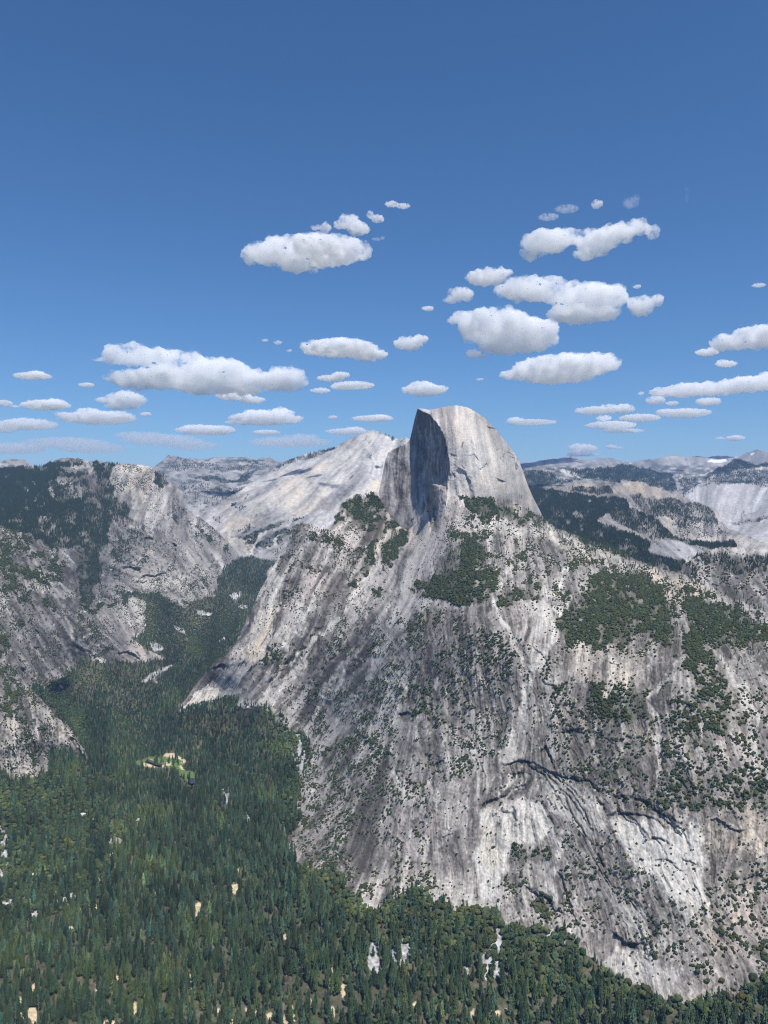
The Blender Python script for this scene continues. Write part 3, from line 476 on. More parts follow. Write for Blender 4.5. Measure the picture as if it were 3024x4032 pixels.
for pts, wd in [([(310, 40), (345, 110), (355, 130)], 7), ([(280, 70), (310, 45)], 6), ([(255, 130), (300, 150), (400, 160), (480, 185), (520, 205), (562, 252)], 13), ([(100, 115), (150, 115), (200, 100), (240, 110)], 9), ([(150, 130), (155, 190)], 8), ([(175, 120), (178, 180)], 7), ([(200, 110), (200, 200)], 10), ([(232, 120), (225, 195)], 10), ([(105, 170), (70, 290), (20, 322)], 8), ([(60, 200), (30, 290)], 6), ([(195, 160), (160, 220), (110, 262)], 16), ([(240, 180), (200, 232), (140, 272)], 15), ([(110, 340), (150, 345), (175, 388)], 6), ([(100, 330), (60, 360)], 4),
                ([(300, 150), (400, 240), (470, 330), (540, 430)], 5), ([(310, 160), (400, 260), (450, 370), (500, 440)], 5), ([(290, 160), (340, 220), (420, 340)], 5), ([(350, 160), (450, 262), (530, 400)], 5), ([(320, 150), (430, 220), (500, 300)], 5), ([(270, 170), (292, 220), (280, 262)], 12), ([(540, 312), (555, 296), (580, 310), (590, 340)], 5), ([(640, 270), (660, 320), (700, 350), (740, 400), (790, 450), (805, 480), (840, 470), (880, 480)], 9), ([(600, 360), (680, 350), (780, 360), (850, 380), (890, 412), (945, 412)], 8), ([(760, 265), (800, 300), (850, 330), (900, 360), (960, 405)], 12), ([(640, 270), (700, 262), (750, 275)], 10), ([(820, 465), (860, 500), (892, 542)], 5), ([(830, 572), (880, 566), (932, 592)], 5), ([(560, 550), (592, 606)], 7), ([(590, 640), (640, 700), (680, 710)], 5),
                ([(215, 695), (260, 705), (300, 740), (350, 790), (395, 832)], 9), ([(385, 640), (400, 700), (430, 780), (460, 860), (480, 940)], 6), ([(420, 760), (440, 832)], 6), ([(710, 750), (740, 802)], 5), ([(680, 890), (700, 950)], 5), ([(0, 100), (20, 180), (10, 260)], 5), ([(690, 20), (720, 15)], 6)]:
    q = X(pts, 1890, 2914, .8267)
    line(BLK, q, wd, 1.0, .4, .3)  # wide diagonal strokes paint recess shade, the rest are stains and joints
    crack(REL, q, 7, wd * .6)
for poly, a, sft in [([(1890, 3187), (1997, 3195), (2080, 3154), (2138, 3162), (2163, 3261), (2138, 3311), (2055, 3311), (2014, 3327), (1997, 3427), (1940, 3542), (1885, 3559), (1870, 3400)], .9, 4), ([(2386, 3220), (2677, 3261), (2760, 3300), (2765, 3560), (2700, 3560), (2618, 3542), (2576, 3443), (2518, 3427), (2419, 3311)], .9, 5), ([(2150, 3060), (2260, 3090), (2360, 3160), (2390, 3250), (2330, 3300), (2240, 3230), (2160, 3170)], .5, 5), ([(2040, 3420), (2060, 3500), (2180, 3560), (2190, 3480), (2180, 3400)], .3, 6), ([(2430, 3560), (2540, 3560), (2560, 3690), (2480, 3700)], .4, 5), ([(1990, 3050), (2080, 3040), (2060, 3110), (2000, 3130)], .5, 2)]:
    fill(LT, poly, a, .8, sft)
for pts, w, a in [([(2170, 3470), (2190, 3560)], 14, .9), ([(2185, 3380), (2175, 3450)], 18, .7), ([(2120, 3250), (2110, 3330)], 12, .6), ([(2220, 3300), (2200, 3390)], 10, .8), ([(1895, 3380), (1930, 3520)], 22, .7), ([(1740, 3200), (1770, 3280), (1730, 3330)], 16, .7), ([(1690, 3080), (1720, 3150)], 16, .6), ([(1650, 3150), (1680, 3250)], 14, .55), ([(1620, 3260), (1650, 3330)], 12, .5), ([(1800, 3080), (1810, 3180)], 12, .5), ([(1860, 2950), (1870, 3100)], 9, .5), ([(1760, 2850), (1755, 3000)], 9, .5), ([(1930, 2760), (1935, 2900)], 8, .5), ([(1600, 2700), (1610, 2800)], 12, .5), ([(2330, 2860), (2330, 2990)], 10, .45), ([(2450, 2850), (2440, 3000)], 9, .4), ([(2750, 2860), (2780, 3010)], 10, .5), ([(2960, 2900), (2990, 3050)], 14, .6), ([(2880, 2600), (2930, 2720)], 12, .5), ([(2560, 2600), (2540, 2720)], 10, .4),
                  ([(1480, 2230), (1440, 2330), (1380, 2440)], 18, .6), ([(1560, 2330), (1480, 2440), (1420, 2520)], 14, .5), ([(1390, 2560), (1330, 2650), (1260, 2740)], 18, .5), ([(1480, 2620), (1430, 2720), (1360, 2800)], 14, .45), ([(1150, 2450), (1090, 2560)], 16, .5), ([(1260, 2380), (1180, 2490)], 16, .45), ([(1100, 2290), (1070, 2360), (1040, 2420)], 18, .7), ([(1210, 2700), (1150, 2790)], 12, .5), ([(1330, 2840), (1280, 2930), (1230, 2990)], 12, .5), ([(1440, 2780), (1400, 2860)], 12, .4), ([(1570, 2640), (1520, 2760), (1490, 2850)], 14, .5), ([(1270, 3020), (1230, 3090), (1210, 3150)], 12, .6), ([(1420, 3110), (1380, 3180)], 12, .4), ([(1250, 3340), (1330, 3300)], 16, .4)]:
    line(LT, pts, w, a, .7, .35)
# --- left slopes, wooded plateau, its cliff
for poly, d in [([(0, 2110), (60, 2090), (140, 2140), (290, 2260), (300, 2300), (200, 2260), (100, 2210), (0, 2180)], .5), ([(0, 2180), (100, 2230), (220, 2270), (210, 2290), (90, 2270), (0, 2230)], .72), ([(0, 2230), (90, 2300), (150, 2380), (90, 2400), (0, 2340)], .5), ([(90, 2330), (150, 2330), (220, 2370), (200, 2410), (120, 2390)], .6), ([(80, 2440), (130, 2440), (140, 2470), (90, 2480)], .6),
                ([(280, 2150), (380, 2160), (390, 2280), (370, 2380), (440, 2380), (430, 2410), (330, 2390), (300, 2300)], .72), ([(430, 2390), (470, 2350), (520, 2340), (520, 2360), (480, 2380)], .7), ([(300, 2420), (370, 2430), (400, 2500), (360, 2560), (310, 2530)], .33), ([(350, 2560), (440, 2550), (460, 2570), (380, 2575)], .75), ([(0, 2500), (40, 2520), (30, 2570), (0, 2580)], .6), ([(190, 2440), (300, 2560), (330, 2590), (260, 2620), (180, 2540)], .18), ([(0, 2700), (90, 2730), (90, 2850), (0, 2860)], .62), ([(0, 2600), (80, 2650), (80, 2720), (0, 2700)], .38), ([(0, 2870), (130, 2860), (180, 3030), (0, 3040)], .22), ([(150, 2720), (250, 2850), (200, 2930), (150, 2880)], .25),
                ([(400, 2030), (560, 2060), (580, 2130), (470, 2150), (400, 2120)], .4), ([(400, 2150), (520, 2160), (600, 2210), (540, 2240), (430, 2220)], .35), ([(380, 2270), (480, 2300), (500, 2340), (400, 2340)], .45), ([(330, 1880), (430, 1870), (440, 2000), (340, 1960)], .4), ([(740, 2040), (800, 2080), (830, 2130), (780, 2110)], .75), ([(430, 2240), (460, 2230), (500, 2330), (440, 2330)], .4), ([(720, 2250), (820, 2280), (830, 2330), (740, 2330)], .3), ([(800, 2140), (830, 2160), (800, 2200), (780, 2180)], .5), ([(610, 1870), (650, 1880), (670, 1910), (630, 1910)], .6), ([(900, 2140), (950, 2200), (900, 2210)], .5)]:
    fill(VG, poly, d, 1)
for poly, d in [([(-240, 1840), (40, 1848), (120, 1838), (175, 1834), (235, 1812), (300, 1806), (330, 1816), (260, 1830), (200, 1850), (340, 1870), (180, 1900), (170, 1950), (210, 1965), (340, 1960), (370, 2000), (420, 2000), (430, 2090), (400, 2150), (370, 2180), (330, 2150), (280, 2140), (230, 2170), (150, 2130), (75, 2080), (-240, 2050)], .95),
                ([(350, 1850), (400, 1830), (470, 1828), (440, 1850), (425, 1870), (430, 1930), (470, 1950), (520, 2000), (510, 2030), (545, 2050), (420, 2060), (390, 1960), (410, 1900), (350, 1880)], .75), ([(190, 1905), (330, 1890), (420, 1930), (420, 2000), (340, 1960), (200, 1960)], .28), ([(150, 2030), (200, 2030), (200, 2070), (150, 2070)], -.6), ([(350, 2130), (390, 2150), (395, 2290), (365, 2360), (350, 2250)], .65), ([(360, 2320), (380, 2360), (400, 2400), (380, 2380)], .7), ([(400, 2030), (560, 2060), (600, 2150), (430, 2190)], .12), ([(90, 2360), (150, 2370), (140, 2400)], .35), ([(610, 1865), (660, 1890), (672, 1910), (620, 1905)], .4)]:
    if d > 0:
        fill(CF, poly, d, 1)
    else:
        fill(CF, poly, .2, 1, 0, 'set')
for poly, a, sft in [([(100, 2280), (150, 2290), (300, 2330), (290, 2345), (150, 2340), (110, 2310)], .5, 2), ([(190, 2275), (240, 2275), (300, 2340), (240, 2310)], .55, 2), ([(240, 2170), (270, 2190), (300, 2230), (280, 2220)], .75, 2), ([(500, 2360), (560, 2370), (570, 2430), (550, 2480), (500, 2470), (480, 2400)], .35, 3), ([(430, 1850), (500, 1830), (570, 1832), (600, 1850), (560, 1860), (470, 1870)], .55, 4), ([(250, 1815), (340, 1810), (430, 1830), (400, 1850), (300, 1840)], .75, 3), ([(210, 1910), (260, 1900), (300, 1910), (220, 1920)], .7, 2), ([(520, 2270), (620, 2260), (640, 2325), (560, 2330)], .5, 3), ([(650, 2270), (740, 2270), (760, 2300), (660, 2310)], .45, 3), ([(740, 2030), (770, 2035), (805, 2100), (790, 2110), (745, 2060)], .5, 3), ([(720, 2150), (830, 2270), (800, 2290), (740, 2230)], .35, 4), ([(860, 2150), (900, 2230), (870, 2260), (840, 2200)], .55, 4), ([(510, 2070), (555, 2070), (540, 2095), (500, 2090)], .5, 2), ([(440, 2540), (560, 2560), (640, 2590), (560, 2600)], .15, 3), ([(150, 2700), (175, 2715), (315, 2795), (312, 2812), (240, 2770), (165, 2725)], .95, 1), ([(300, 2640), (325, 2665), (310, 2650)], .9, 0),
                     ([(100, 2730), (160, 2760), (280, 2890), (310, 2960), (200, 2900), (160, 2800)], .5, 3), ([(190, 2890), (230, 2900), (220, 2925), (190, 2925)], .7, 2), ([(0, 2850), (60, 2840), (100, 2950), (130, 3050), (0, 3040)], .35, 6), ([(150, 2960), (200, 3060), (150, 3050)], .35, 3), ([(0, 2580), (40, 2590), (20, 2640)], .3, 3), ([(0, 2300), (40, 2370), (0, 2380)], .3, 3), ([(370, 1830), (420, 1840), (390, 1862), (320, 1875)], .6, 3)]:
    fill(LT, poly, a, .7, sft)
for pts, w, a in [([(372, 2385), (330, 2410), (300, 2430)], 4, 1), ([(370, 2490), (330, 2510)], 4, .9), ([(235, 2400), (262, 2440), (280, 2480), (310, 2570)], 6, .8), ([(320, 2520), (350, 2560), (390, 2590), (400, 2605)], 6, .8), ([(530, 1930), (525, 1980), (540, 2010)], 12, .5), ([(100, 2495), (140, 2560), (210, 2650)], 5, .5), ([(555, 1950), (530, 2030)], 16, .35), ([(310, 2635), (328, 2672)], 5, .9)]:
    line(LT, pts, w, a, .4, .2)
for poly, a in [([(500, 1840), (620, 1850), (600, 1900), (560, 2000), (530, 2040), (500, 1950)], .6), ([(150, 2040), (210, 2040), (200, 2080)], .9), ([(120, 2720), (280, 2880), (220, 2930), (130, 2800)], .6), ([(480, 2060), (560, 2070), (550, 2100)], .8), ([(500, 2440), (650, 2590), (550, 2570)], .4), ([(0, 2860), (60, 2850), (20, 2950)], .6)]:
    fill(WM, poly, a, 1, 8)
for poly, a in [([(665, 1915), (690, 1915), (720, 1950), (735, 2020), (730, 2060), (690, 2040), (665, 1990)], .8), ([(690, 2040), (735, 2050), (730, 2200), (660, 2230)], .4), ([(330, 2430), (450, 2430), (640, 2590), (420, 2600), (330, 2560)], .22), ([(440, 2580), (640, 2592), (600, 2603), (460, 2606)], .35), ([(540, 2110), (670, 2110), (680, 2230), (540, 2210)], .3)]:
    fill(DK, poly, a, 1, 4)  # strongest patch paints the shaded face beside the cliff cleft

# --- the long granite slope and the far country
for poly, d in [([(900, 2085), (990, 2065), (985, 2085), (920, 2100)], .9), ([(930, 2115), (1020, 2090), (1080, 2070), (1190, 2035), (1170, 2055), (1080, 2090), (990, 2120)], .95), ([(920, 2000), (985, 1945), (975, 1960), (920, 1985)], .7), ([(930, 1998), (1010, 1975), (960, 2010)], .5), ([(1000, 2140), (1140, 2085), (1150, 2110), (1050, 2160), (1000, 2160)], .85), ([(960, 2130), (1020, 2110), (1000, 2150)], .7), ([(1010, 2240), (1070, 2220), (1060, 2250), (1020, 2255)], .9), ([(1060, 2140), (1130, 2130), (1090, 2190), (1060, 2170)], .4), ([(980, 2220), (1060, 2200), (1040, 2240)], .25), ([(900, 2040), (1020, 2020), (1080, 2000), (1050, 2030)], .22), ([(1440, 1790), (1460, 1780), (1470, 1820), (1440, 1815)], .55), ([(1340, 1920), (1400, 1915), (1390, 1935)], .5), ([(830, 2040), (850, 2030), (870, 2050), (845, 2060)], .6)]:
    fill(VG, poly, d, .6)
for poly, d in [([(1160, 1803), (1230, 1780), (1315, 1765), (1310, 1775), (1230, 1800), (1180, 1812)], .95), ([(1490, 1699), (1560, 1726), (1560, 1735), (1500, 1712)], .8), ([(1480, 1838), (1510, 1840), (1500, 1850), (1475, 1848)], .8), ([(860, 1928), (930, 1932), (930, 1945), (880, 1945)], .8), ([(1090, 1840), (1160, 1810), (1170, 1822), (1090, 1855)], .5),
                ([(640, 1840), (760, 1815), (850, 1835), (1000, 1828), (1090, 1836), (1070, 1850), (900, 1858), (760, 1850), (650, 1860)], .35), ([(740, 1880), (830, 1880), (930, 1888), (1020, 1850), (1000, 1880), (900, 1900), (800, 1893)], .8), ([(700, 1895), (830, 1900), (830, 1980), (740, 1990)], .28), ([(830, 1930), (960, 1915), (900, 1975), (830, 1990)], .3), ([(640, 1830), (700, 1800), (780, 1808), (700, 1840)], .3), ([(930, 1803), (1010, 1812), (1060, 1826), (960, 1815)], .5),
                ([(2060, 1922), (2194, 1935), (2300, 1950), (2470, 1965), (2480, 2000), (2400, 2020), (2350, 2060), (2480, 2100), (2560, 2130), (2560, 2170), (2640, 2200), (2700, 2215), (2680, 2260), (2400, 2180), (2150, 2060), (2060, 2000)], .92), ([(2190, 2000), (2310, 2010), (2290, 2050), (2200, 2040)], .45), ([(2390, 2020), (2500, 2000), (2540, 2020), (2600, 2090), (2680, 2130), (2560, 2120), (2420, 2060)], .38), ([(2500, 2000), (2560, 2040), (2640, 2110), (2590, 2100)], .8), ([(2620, 2110), (2800, 2140), (2890, 2130), (2900, 2155), (2780, 2165), (2700, 2135)], .85), ([(2234, 1920), (2400, 1910), (2420, 1940), (2240, 1938)], .3), ([(2480, 1950), (2700, 1970), (2800, 2010), (2820, 2060), (2560, 2040)], .2), ([(2640, 2050), (2700, 2050), (2690, 2080), (2640, 2080)], .3),
                ([(2700, 2200), (2830, 2180), (2900, 2200), (3040, 2190), (3040, 2240), (2900, 2270), (2780, 2220)], .3), ([(2870, 2200), (2930, 2210), (2900, 2260), (2850, 2240)], .4), ([(2690, 2230), (2750, 2220), (2740, 2270)], .3), ([(2720, 1903), (2840, 1897), (2980, 1900), (3040, 1908), (3040, 1912), (2800, 1906)], .8), ([(2880, 2065), (3024, 2030), (3024, 2042), (2900, 2078)], .7),
                ([(2060, 1853), (2150, 1853), (2194, 1885), (2300, 1885), (2060, 1930)], .9), ([(2250, 1843), (2330, 1846), (2430, 1828), (2530, 1838), (2650, 1870), (2670, 1930), (2600, 1925), (2500, 1895), (2330, 1890), (2230, 1865)], .95), ([(2864, 1830), (2889, 1806), (2914, 1806), (2974, 1828), (3040, 1818), (3040, 1835), (2960, 1845), (2780, 1860)], .97), ([(2780, 1860), (2960, 1845), (3040, 1860), (3040, 1905), (2780, 1895), (2730, 1900)], .5), ([(2670, 1870), (2780, 1880), (2730, 1930), (2690, 1950)], .6), ([(2100, 1835), (2300, 1842), (2260, 1850), (2100, 1845)], .4)]:
    fill(CF, poly, d, .45)
fill(VG, [(2680, 2250), (2780, 2180), (3040, 2190), (3040, 2420), (2900, 2360)], .4, 1, 10)
fill(VG, [(2480, 1960), (2840, 2040), (2900, 2130), (2700, 2130), (2560, 2040)], .22, 1, 8)
for poly, a, sft in [([(1290, 1790), (1440, 1700), (1500, 1700), (1430, 1790), (1330, 1850), (1200, 1900)], .6, 6), ([(1280, 1920), (1340, 1850), (1390, 1840), (1300, 1950), (1240, 1990)], .7, 5), ([(1000, 1950), (1180, 1880), (1260, 1900), (1180, 1990), (1050, 2020), (950, 2050)], .45, 8), ([(870, 2060), (960, 2020), (1040, 2030), (950, 2090), (890, 2110)], .7, 6), ([(1380, 1960), (1490, 1880), (1490, 1935), (1420, 1950)], .85, 2), ([(1400, 1830), (1490, 1800), (1500, 1770), (1560, 1740), (1500, 1830)], .5, 5), ([(1330, 1900), (1400, 1850), (1390, 1900), (1350, 1920)], .6, 3), ([(1320, 2000), (1370, 1960), (1340, 1990), (1260, 2080), (1240, 2070)], .6, 4), ([(1100, 2080), (1190, 2010), (1210, 2010), (1140, 2070)], .6, 3),
                     ([(980, 2170), (1010, 2120), (1050, 2090), (1060, 2095), (1000, 2150), (985, 2200)], .9, 1), ([(1040, 2160), (1120, 2100), (1080, 2150)], .8, 1), ([(900, 2130), (930, 2120), (970, 2200), (950, 2200)], .6, 3), ([(700, 1815), (790, 1812), (780, 1830), (700, 1830)], .7, 2), ([(900, 1850), (990, 1845), (960, 1870)], .7, 3), ([(920, 1820), (1000, 1825), (980, 1835)], .7, 2), ([(930, 1910), (1000, 1890), (960, 1930)], .7, 3), ([(1010, 2230), (1040, 2210), (1060, 2205), (1030, 2240)], .7, 1),
                     ([(2244, 1925), (2270, 1908), (2314, 1897), (2330, 1910), (2290, 1925)], .75, 2), ([(2400, 1930), (2440, 1900), (2514, 1897), (2610, 1935), (2600, 1950), (2450, 1945)], .8, 3), ([(2194, 1850), (2250, 1850), (2290, 1880), (2220, 1870)], .8, 2), ([(2290, 1865), (2340, 1850), (2360, 1860), (2300, 1870)], .8, 2), ([(2570, 2040), (2640, 2030), (2660, 2080), (2640, 2100)], .6, 3), ([(2600, 2110), (2760, 2110), (2830, 2100), (3040, 2150), (2900, 2140), (2700, 2130)], .6, 3), ([(2800, 1990), (2840, 2050), (2860, 2080), (2820, 2060)], .5, 2), ([(2780, 2160), (2900, 2158), (3040, 2165), (3040, 2180), (2800, 2185)], .5, 4), ([(2700, 1840), (2850, 1830), (2760, 1860), (2680, 1855)], .7, 2), ([(2740, 1890), (2830, 1860), (2800, 1895)], .6, 2), ([(2920, 1850), (3040, 1835), (3040, 1850), (2950, 1858)], .7, 2)]:
    fill(LT, poly, a, .6, sft)
for poly, a in [([(900, 1950), (1480, 1750), (1300, 2000), (880, 2100)], .5), ([(2060, 1915), (2620, 1895), (2620, 1960), (2060, 1950)], .75), ([(1380, 1960), (1490, 1880), (1490, 1935)], .9), ([(2400, 1990), (2640, 2010), (2640, 2100), (2400, 2060)], .5), ([(890, 2110), (990, 2110), (970, 2200)], .7)]:
    fill(WM, poly, a, 1, 8)
SNOW = np.zeros(UU.shape, f32)
for poly in [[(2780, 1815), (2800, 1809), (2860, 1812), (2862, 1819), (2830, 1823), (2795, 1822)], [(2955, 1785), (2970, 1779), (2975, 1782), (2960, 1789)], [(2870, 1800), (2900, 1798), (2890, 1803)]]:
    fill(SNOW, poly, 1, .25)
for pts in [[(2510, 1832), (2516, 1830)], [(2480, 1824), (2486, 1823)], [(1000, 1803), (1008, 1806)]]:
    line(SNOW, pts, 5, .9, .2)
# --- valley floor: clearings, talus, meadow
SAND = np.zeros(UU.shape, f32)
TAL = np.zeros(UU.shape, f32)
MEAD = np.zeros(UU.shape, f32)
CLR = np.zeros(UU.shape, f32)          # where no tree may hide the ground
def blob(u, v, w, h, n=9, sd=0):
    g = np.random.default_rng(int(u * 7 + v * 13 + sd))
    a = np.linspace(0, 2 * math.pi, n, endpoint=False)
    k = .7 + .5 * g.random(n)
    return [(u + w * .5 * k[i] * math.cos(a[i]), v + h * .5 * k[i] * math.sin(a[i])) for i in range(n)]
SANDS = [(102, 3985, 56, 70), (130, 4000, 40, 90), (280, 3642, 36, 36), (375, 3572, 24, 22), (318, 3582, 14, 20), (437, 3585, 14, 18), (140, 3892, 24, 40), (80, 3935, 34, 30), (285, 3897, 20, 22), (380, 3890, 18, 42), (436, 3868, 18, 22), (528, 3965, 22, 70), (430, 4024, 60, 26), (460, 3850, 14, 30),
         (777, 3587, 22, 50), (785, 3562, 34, 24), (918, 3497, 46, 42), (837, 3377, 30, 14), (617, 3525, 14, 26), (755, 3870, 16, 70), (590, 3420, 16, 26), (940, 3425, 14, 40), (1255, 3867, 26, 30), (1300, 3897, 24, 50), (1355, 3897, 34, 60), (1222, 3952, 16, 54), (1130, 4012, 34, 44), (1060, 4002, 26, 30), (920, 4024, 44, 26), (1010, 3982, 18, 44), (1305, 3985, 20, 50), (1150, 3970, 12, 26), (1125, 3692, 30, 22), (1310, 3820, 14, 20), (970, 3975, 14, 24), (860, 3985, 14, 60), (1385, 3985, 14, 20), (1160, 4000, 14, 50),
         (1955, 3987, 46, 34), (1860, 3992, 14, 40), (1830, 3960, 14, 24), (1700, 3965, 10, 20), (1630, 3950, 16, 18), (1995, 3975, 18, 14), (2250, 4020, 12, 20), (1040, 3290, 10, 16)]
for u, v, w, h in SANDS:
    fill(SAND, blob(u, v, w, h), 1, .25)
    fill(CLR, blob(u, v + 2, w * .85, h * .85), 1, .2)
TALUS = [[(1470, 3690), (1500, 3720), (1490, 3780), (1500, 3830), (1470, 3825), (1440, 3800), (1450, 3740)], [(1550, 3700), (1600, 3690), (1625, 3750), (1600, 3790), (1570, 3800), (1535, 3760)], [(1905, 3680), (1940, 3660), (1975, 3650), (1972, 3720), (1962, 3760), (1945, 3720), (1935, 3730)], [(1900, 3760), (1930, 3730), (1935, 3790), (1965, 3780), (1965, 3830), (1940, 3860), (1900, 3850)], [(1820, 3800), (1850, 3790), (1840, 3840)], [(2125, 3575), (2130, 3640), (2120, 3655), (2115, 3620)], [(2160, 3630), (2190, 3610), (2185, 3660), (2170, 3695), (2150, 3690)], [(2210, 3690), (2225, 3700), (2220, 3720)], [(2138, 3740), (2146, 3738), (2142, 3752)], [(1600, 3620), (1612, 3600), (1616, 3660), (1604, 3690)],
         [(1180, 2900), (1215, 2990), (1200, 3100), (1190, 3180), (1170, 3190), (1185, 3060), (1150, 2980)], [(860, 3110), (905, 3100), (890, 3180), (880, 3150)], [(975, 3210), (1000, 3240), (990, 3260), (965, 3225)], [(0, 3240), (30, 3290), (30, 3420), (0, 3460)], [(15, 3540), (65, 3540), (60, 3570), (10, 3560)], [(120, 3570), (165, 3580), (150, 3610), (130, 3600)], [(205, 3540), (230, 3535), (225, 3555)], [(560, 2680), (600, 2650), (640, 2630), (690, 2615), (640, 2650), (570, 2690)], [(600, 2660), (625, 2680), (620, 2695)], [(905, 2350), (950, 2325), (955, 2335), (940, 2360), (925, 2370), (910, 2360)], [(935, 2385), (975, 2384), (970, 2395), (940, 2395)], [(590, 2528), (630, 2535), (640, 2560), (610, 2570)], [(680, 2462), (720, 2480), (730, 2500), (690, 2480)], [(770, 2405), (830, 2410), (825, 2425), (775, 2420)], [(860, 2515), (890, 2508), (892, 2514), (865, 2524)], [(940, 2440), (948, 2440), (946, 2465)], [(480, 2500), (560, 2400), (575, 2460), (540, 2510)]]
for p in TALUS:
    fill(TAL, p, 1, .3)
    fill(CLR, p, .85, .3)
MEADOW = [(520, 3000), (560, 2990), (590, 2978), (640, 2984), (650, 2968), (690, 2965), (735, 2995), (728, 3012), (705, 3020), (720, 3030), (765, 3040), (770, 3080), (750, 3100), (725, 3060), (690, 3022), (640, 3024), (590, 3022), (545, 3010)]
fill(MEAD, MEADOW, 1, .15)
fill(CLR, MEADOW, 1, .15)
for p in [[(560, 3002), (580, 3005), (620, 3018), (600, 3022), (565, 3014)], [(628, 3016), (640, 3004), (672, 2998), (676, 3012), (640, 3024)], [(640, 2975), (652, 2966), (692, 2966), (700, 2976), (735, 2996), (730, 3006), (712, 3006), (722, 2998), (690, 2982), (660, 2982)], [(705, 3018), (712, 3014), (726, 3030), (718, 3034)], [(585, 2988), (600, 2990), (590, 2996)]]:
    fill(SAND, p, 1, .1)
for p in [[(738, 3050), (752, 3048), (750, 3085), (742, 3082)], [(755, 3075), (775, 3080), (772, 3096), (755, 3092)]]:
    fill(TAL, p, 1, .1)
VG *= 1 - .85 * np.clip(LT * 1.4, 0, 1)
print('masks', round(time.time() - T0, 1))
# ------------------------------------------------------------------ materials
def new_mat(name):
    m = bpy.data.materials.new(name)
    m.use_nodes = True
    nt = m.node_tree
    return m, nt, nt.nodes['Principled BSDF'], nt.nodes, nt.links

def surface_mat(name, scale, amount, rough=.95, bump=0.0):
    m, nt, b, N, L = new_mat(name)
    at_ = N.new('ShaderNodeAttribute')
    at_.attribute_name = 'tint'
    geo = N.new('ShaderNodeNewGeometry')
    no = N.new('ShaderNodeTexNoise')
    no.inputs['Scale'].default_value = scale
    no.inputs['Detail'].default_value = 3
    L.new(geo.outputs['Position'], no.inputs['Vector'])
    mr = N.new('ShaderNodeMapRange')
    mr.inputs['From Min'].default_value, mr.inputs['From Max'].default_value = .3, .7
    mr.inputs['To Min'].default_value, mr.inputs['To Max'].default_value = 1 - amount, 1 + amount
    L.new(no.outputs['Fac'], mr.inputs['Value'])
    mx = N.new('ShaderNodeVectorMath')
    mx.operation = 'SCALE'
    L.new(at_.outputs['Color'], mx.inputs[0])
    L.new(mr.outputs['Result'], mx.inputs['Scale'])
    L.new(mx.outputs['Vector'], b.inputs['Base Color'])
    b.inputs['Roughness'].default_value = rough
    b.inputs['Specular IOR Level'].default_value = .15
    if bump:
        bp = N.new('ShaderNodeBump')
        bp.inputs['Strength'].default_value = .6
        bp.inputs['Distance'].default_value = bump
        L.new(no.outputs['Fac'], bp.inputs['Height'])
        L.new(bp.outputs['Normal'], b.inputs['Normal'])
    return m

M_rock = surface_mat('granite', .16, .22, .93, 2.0)
M_far = surface_mat('distant_granite', .03, .18, .95)
M_soil = surface_mat('forest_soil', .12, .25, .97)
M_leaf = surface_mat('foliage', .5, .3, .9)
M_bark = surface_mat('bark', .8, .2, .95)
M_boulder = surface_mat('boulder_granite', .25, .2, .9, 1.0)

# ------------------------------------------------------------------ mesh helpers
def raw_mesh(name, verts, tris=None, quads=None, color=None, smooth=True):
    me = bpy.data.meshes.new(name)
    verts = np.ascontiguousarray(verts, f32).reshape(-1, 3)
    me.vertices.add(len(verts))
    me.vertices.foreach_set('co', verts.ravel())
    fa = quads if quads is not None else tris
    k = 4 if quads is not None else 3
    fa = np.ascontiguousarray(fa, np.int32).reshape(-1, k)
    me.loops.add(fa.size)
    me.loops.foreach_set('vertex_index', fa.ravel())
    me.polygons.add(len(fa))
    me.polygons.foreach_set('loop_start', np.arange(len(fa), dtype=np.int32) * k)
    me.polygons.foreach_set('loop_total', np.full(len(fa), k, np.int32))
    me.polygons.foreach_set('use_smooth', np.full(len(fa), smooth, bool))
    if color is not None:
        ca = me.color_attributes.new('tint', 'FLOAT_COLOR', 'POINT')
        c4 = np.ones((len(verts), 4), f32)
        c4[:, :3] = np.clip(np.asarray(color, f32).reshape(-1, 3), 0, 1)
        ca.data.foreach_set('color', c4.ravel())
    me.update(calc_edges=True)
    return me

def put(name, me, mat=None, parent=None, label=None, cat=None, kind=None, group=None):
    o = bpy.data.objects.new(name, me)
    COL.objects.link(o)
    if mat is not None and not me.materials:
        me.materials.append(mat)
    if parent is not None:
        o.parent = parent
    tag(o, label, cat, kind, group)
    return o

def tag(o, label=None, cat=None, kind=None, group=None):
    for k, v in (('label', label), ('category', cat), ('kind', kind), ('group', group)):
        if v:
            o[k] = v

LAYERS = {}

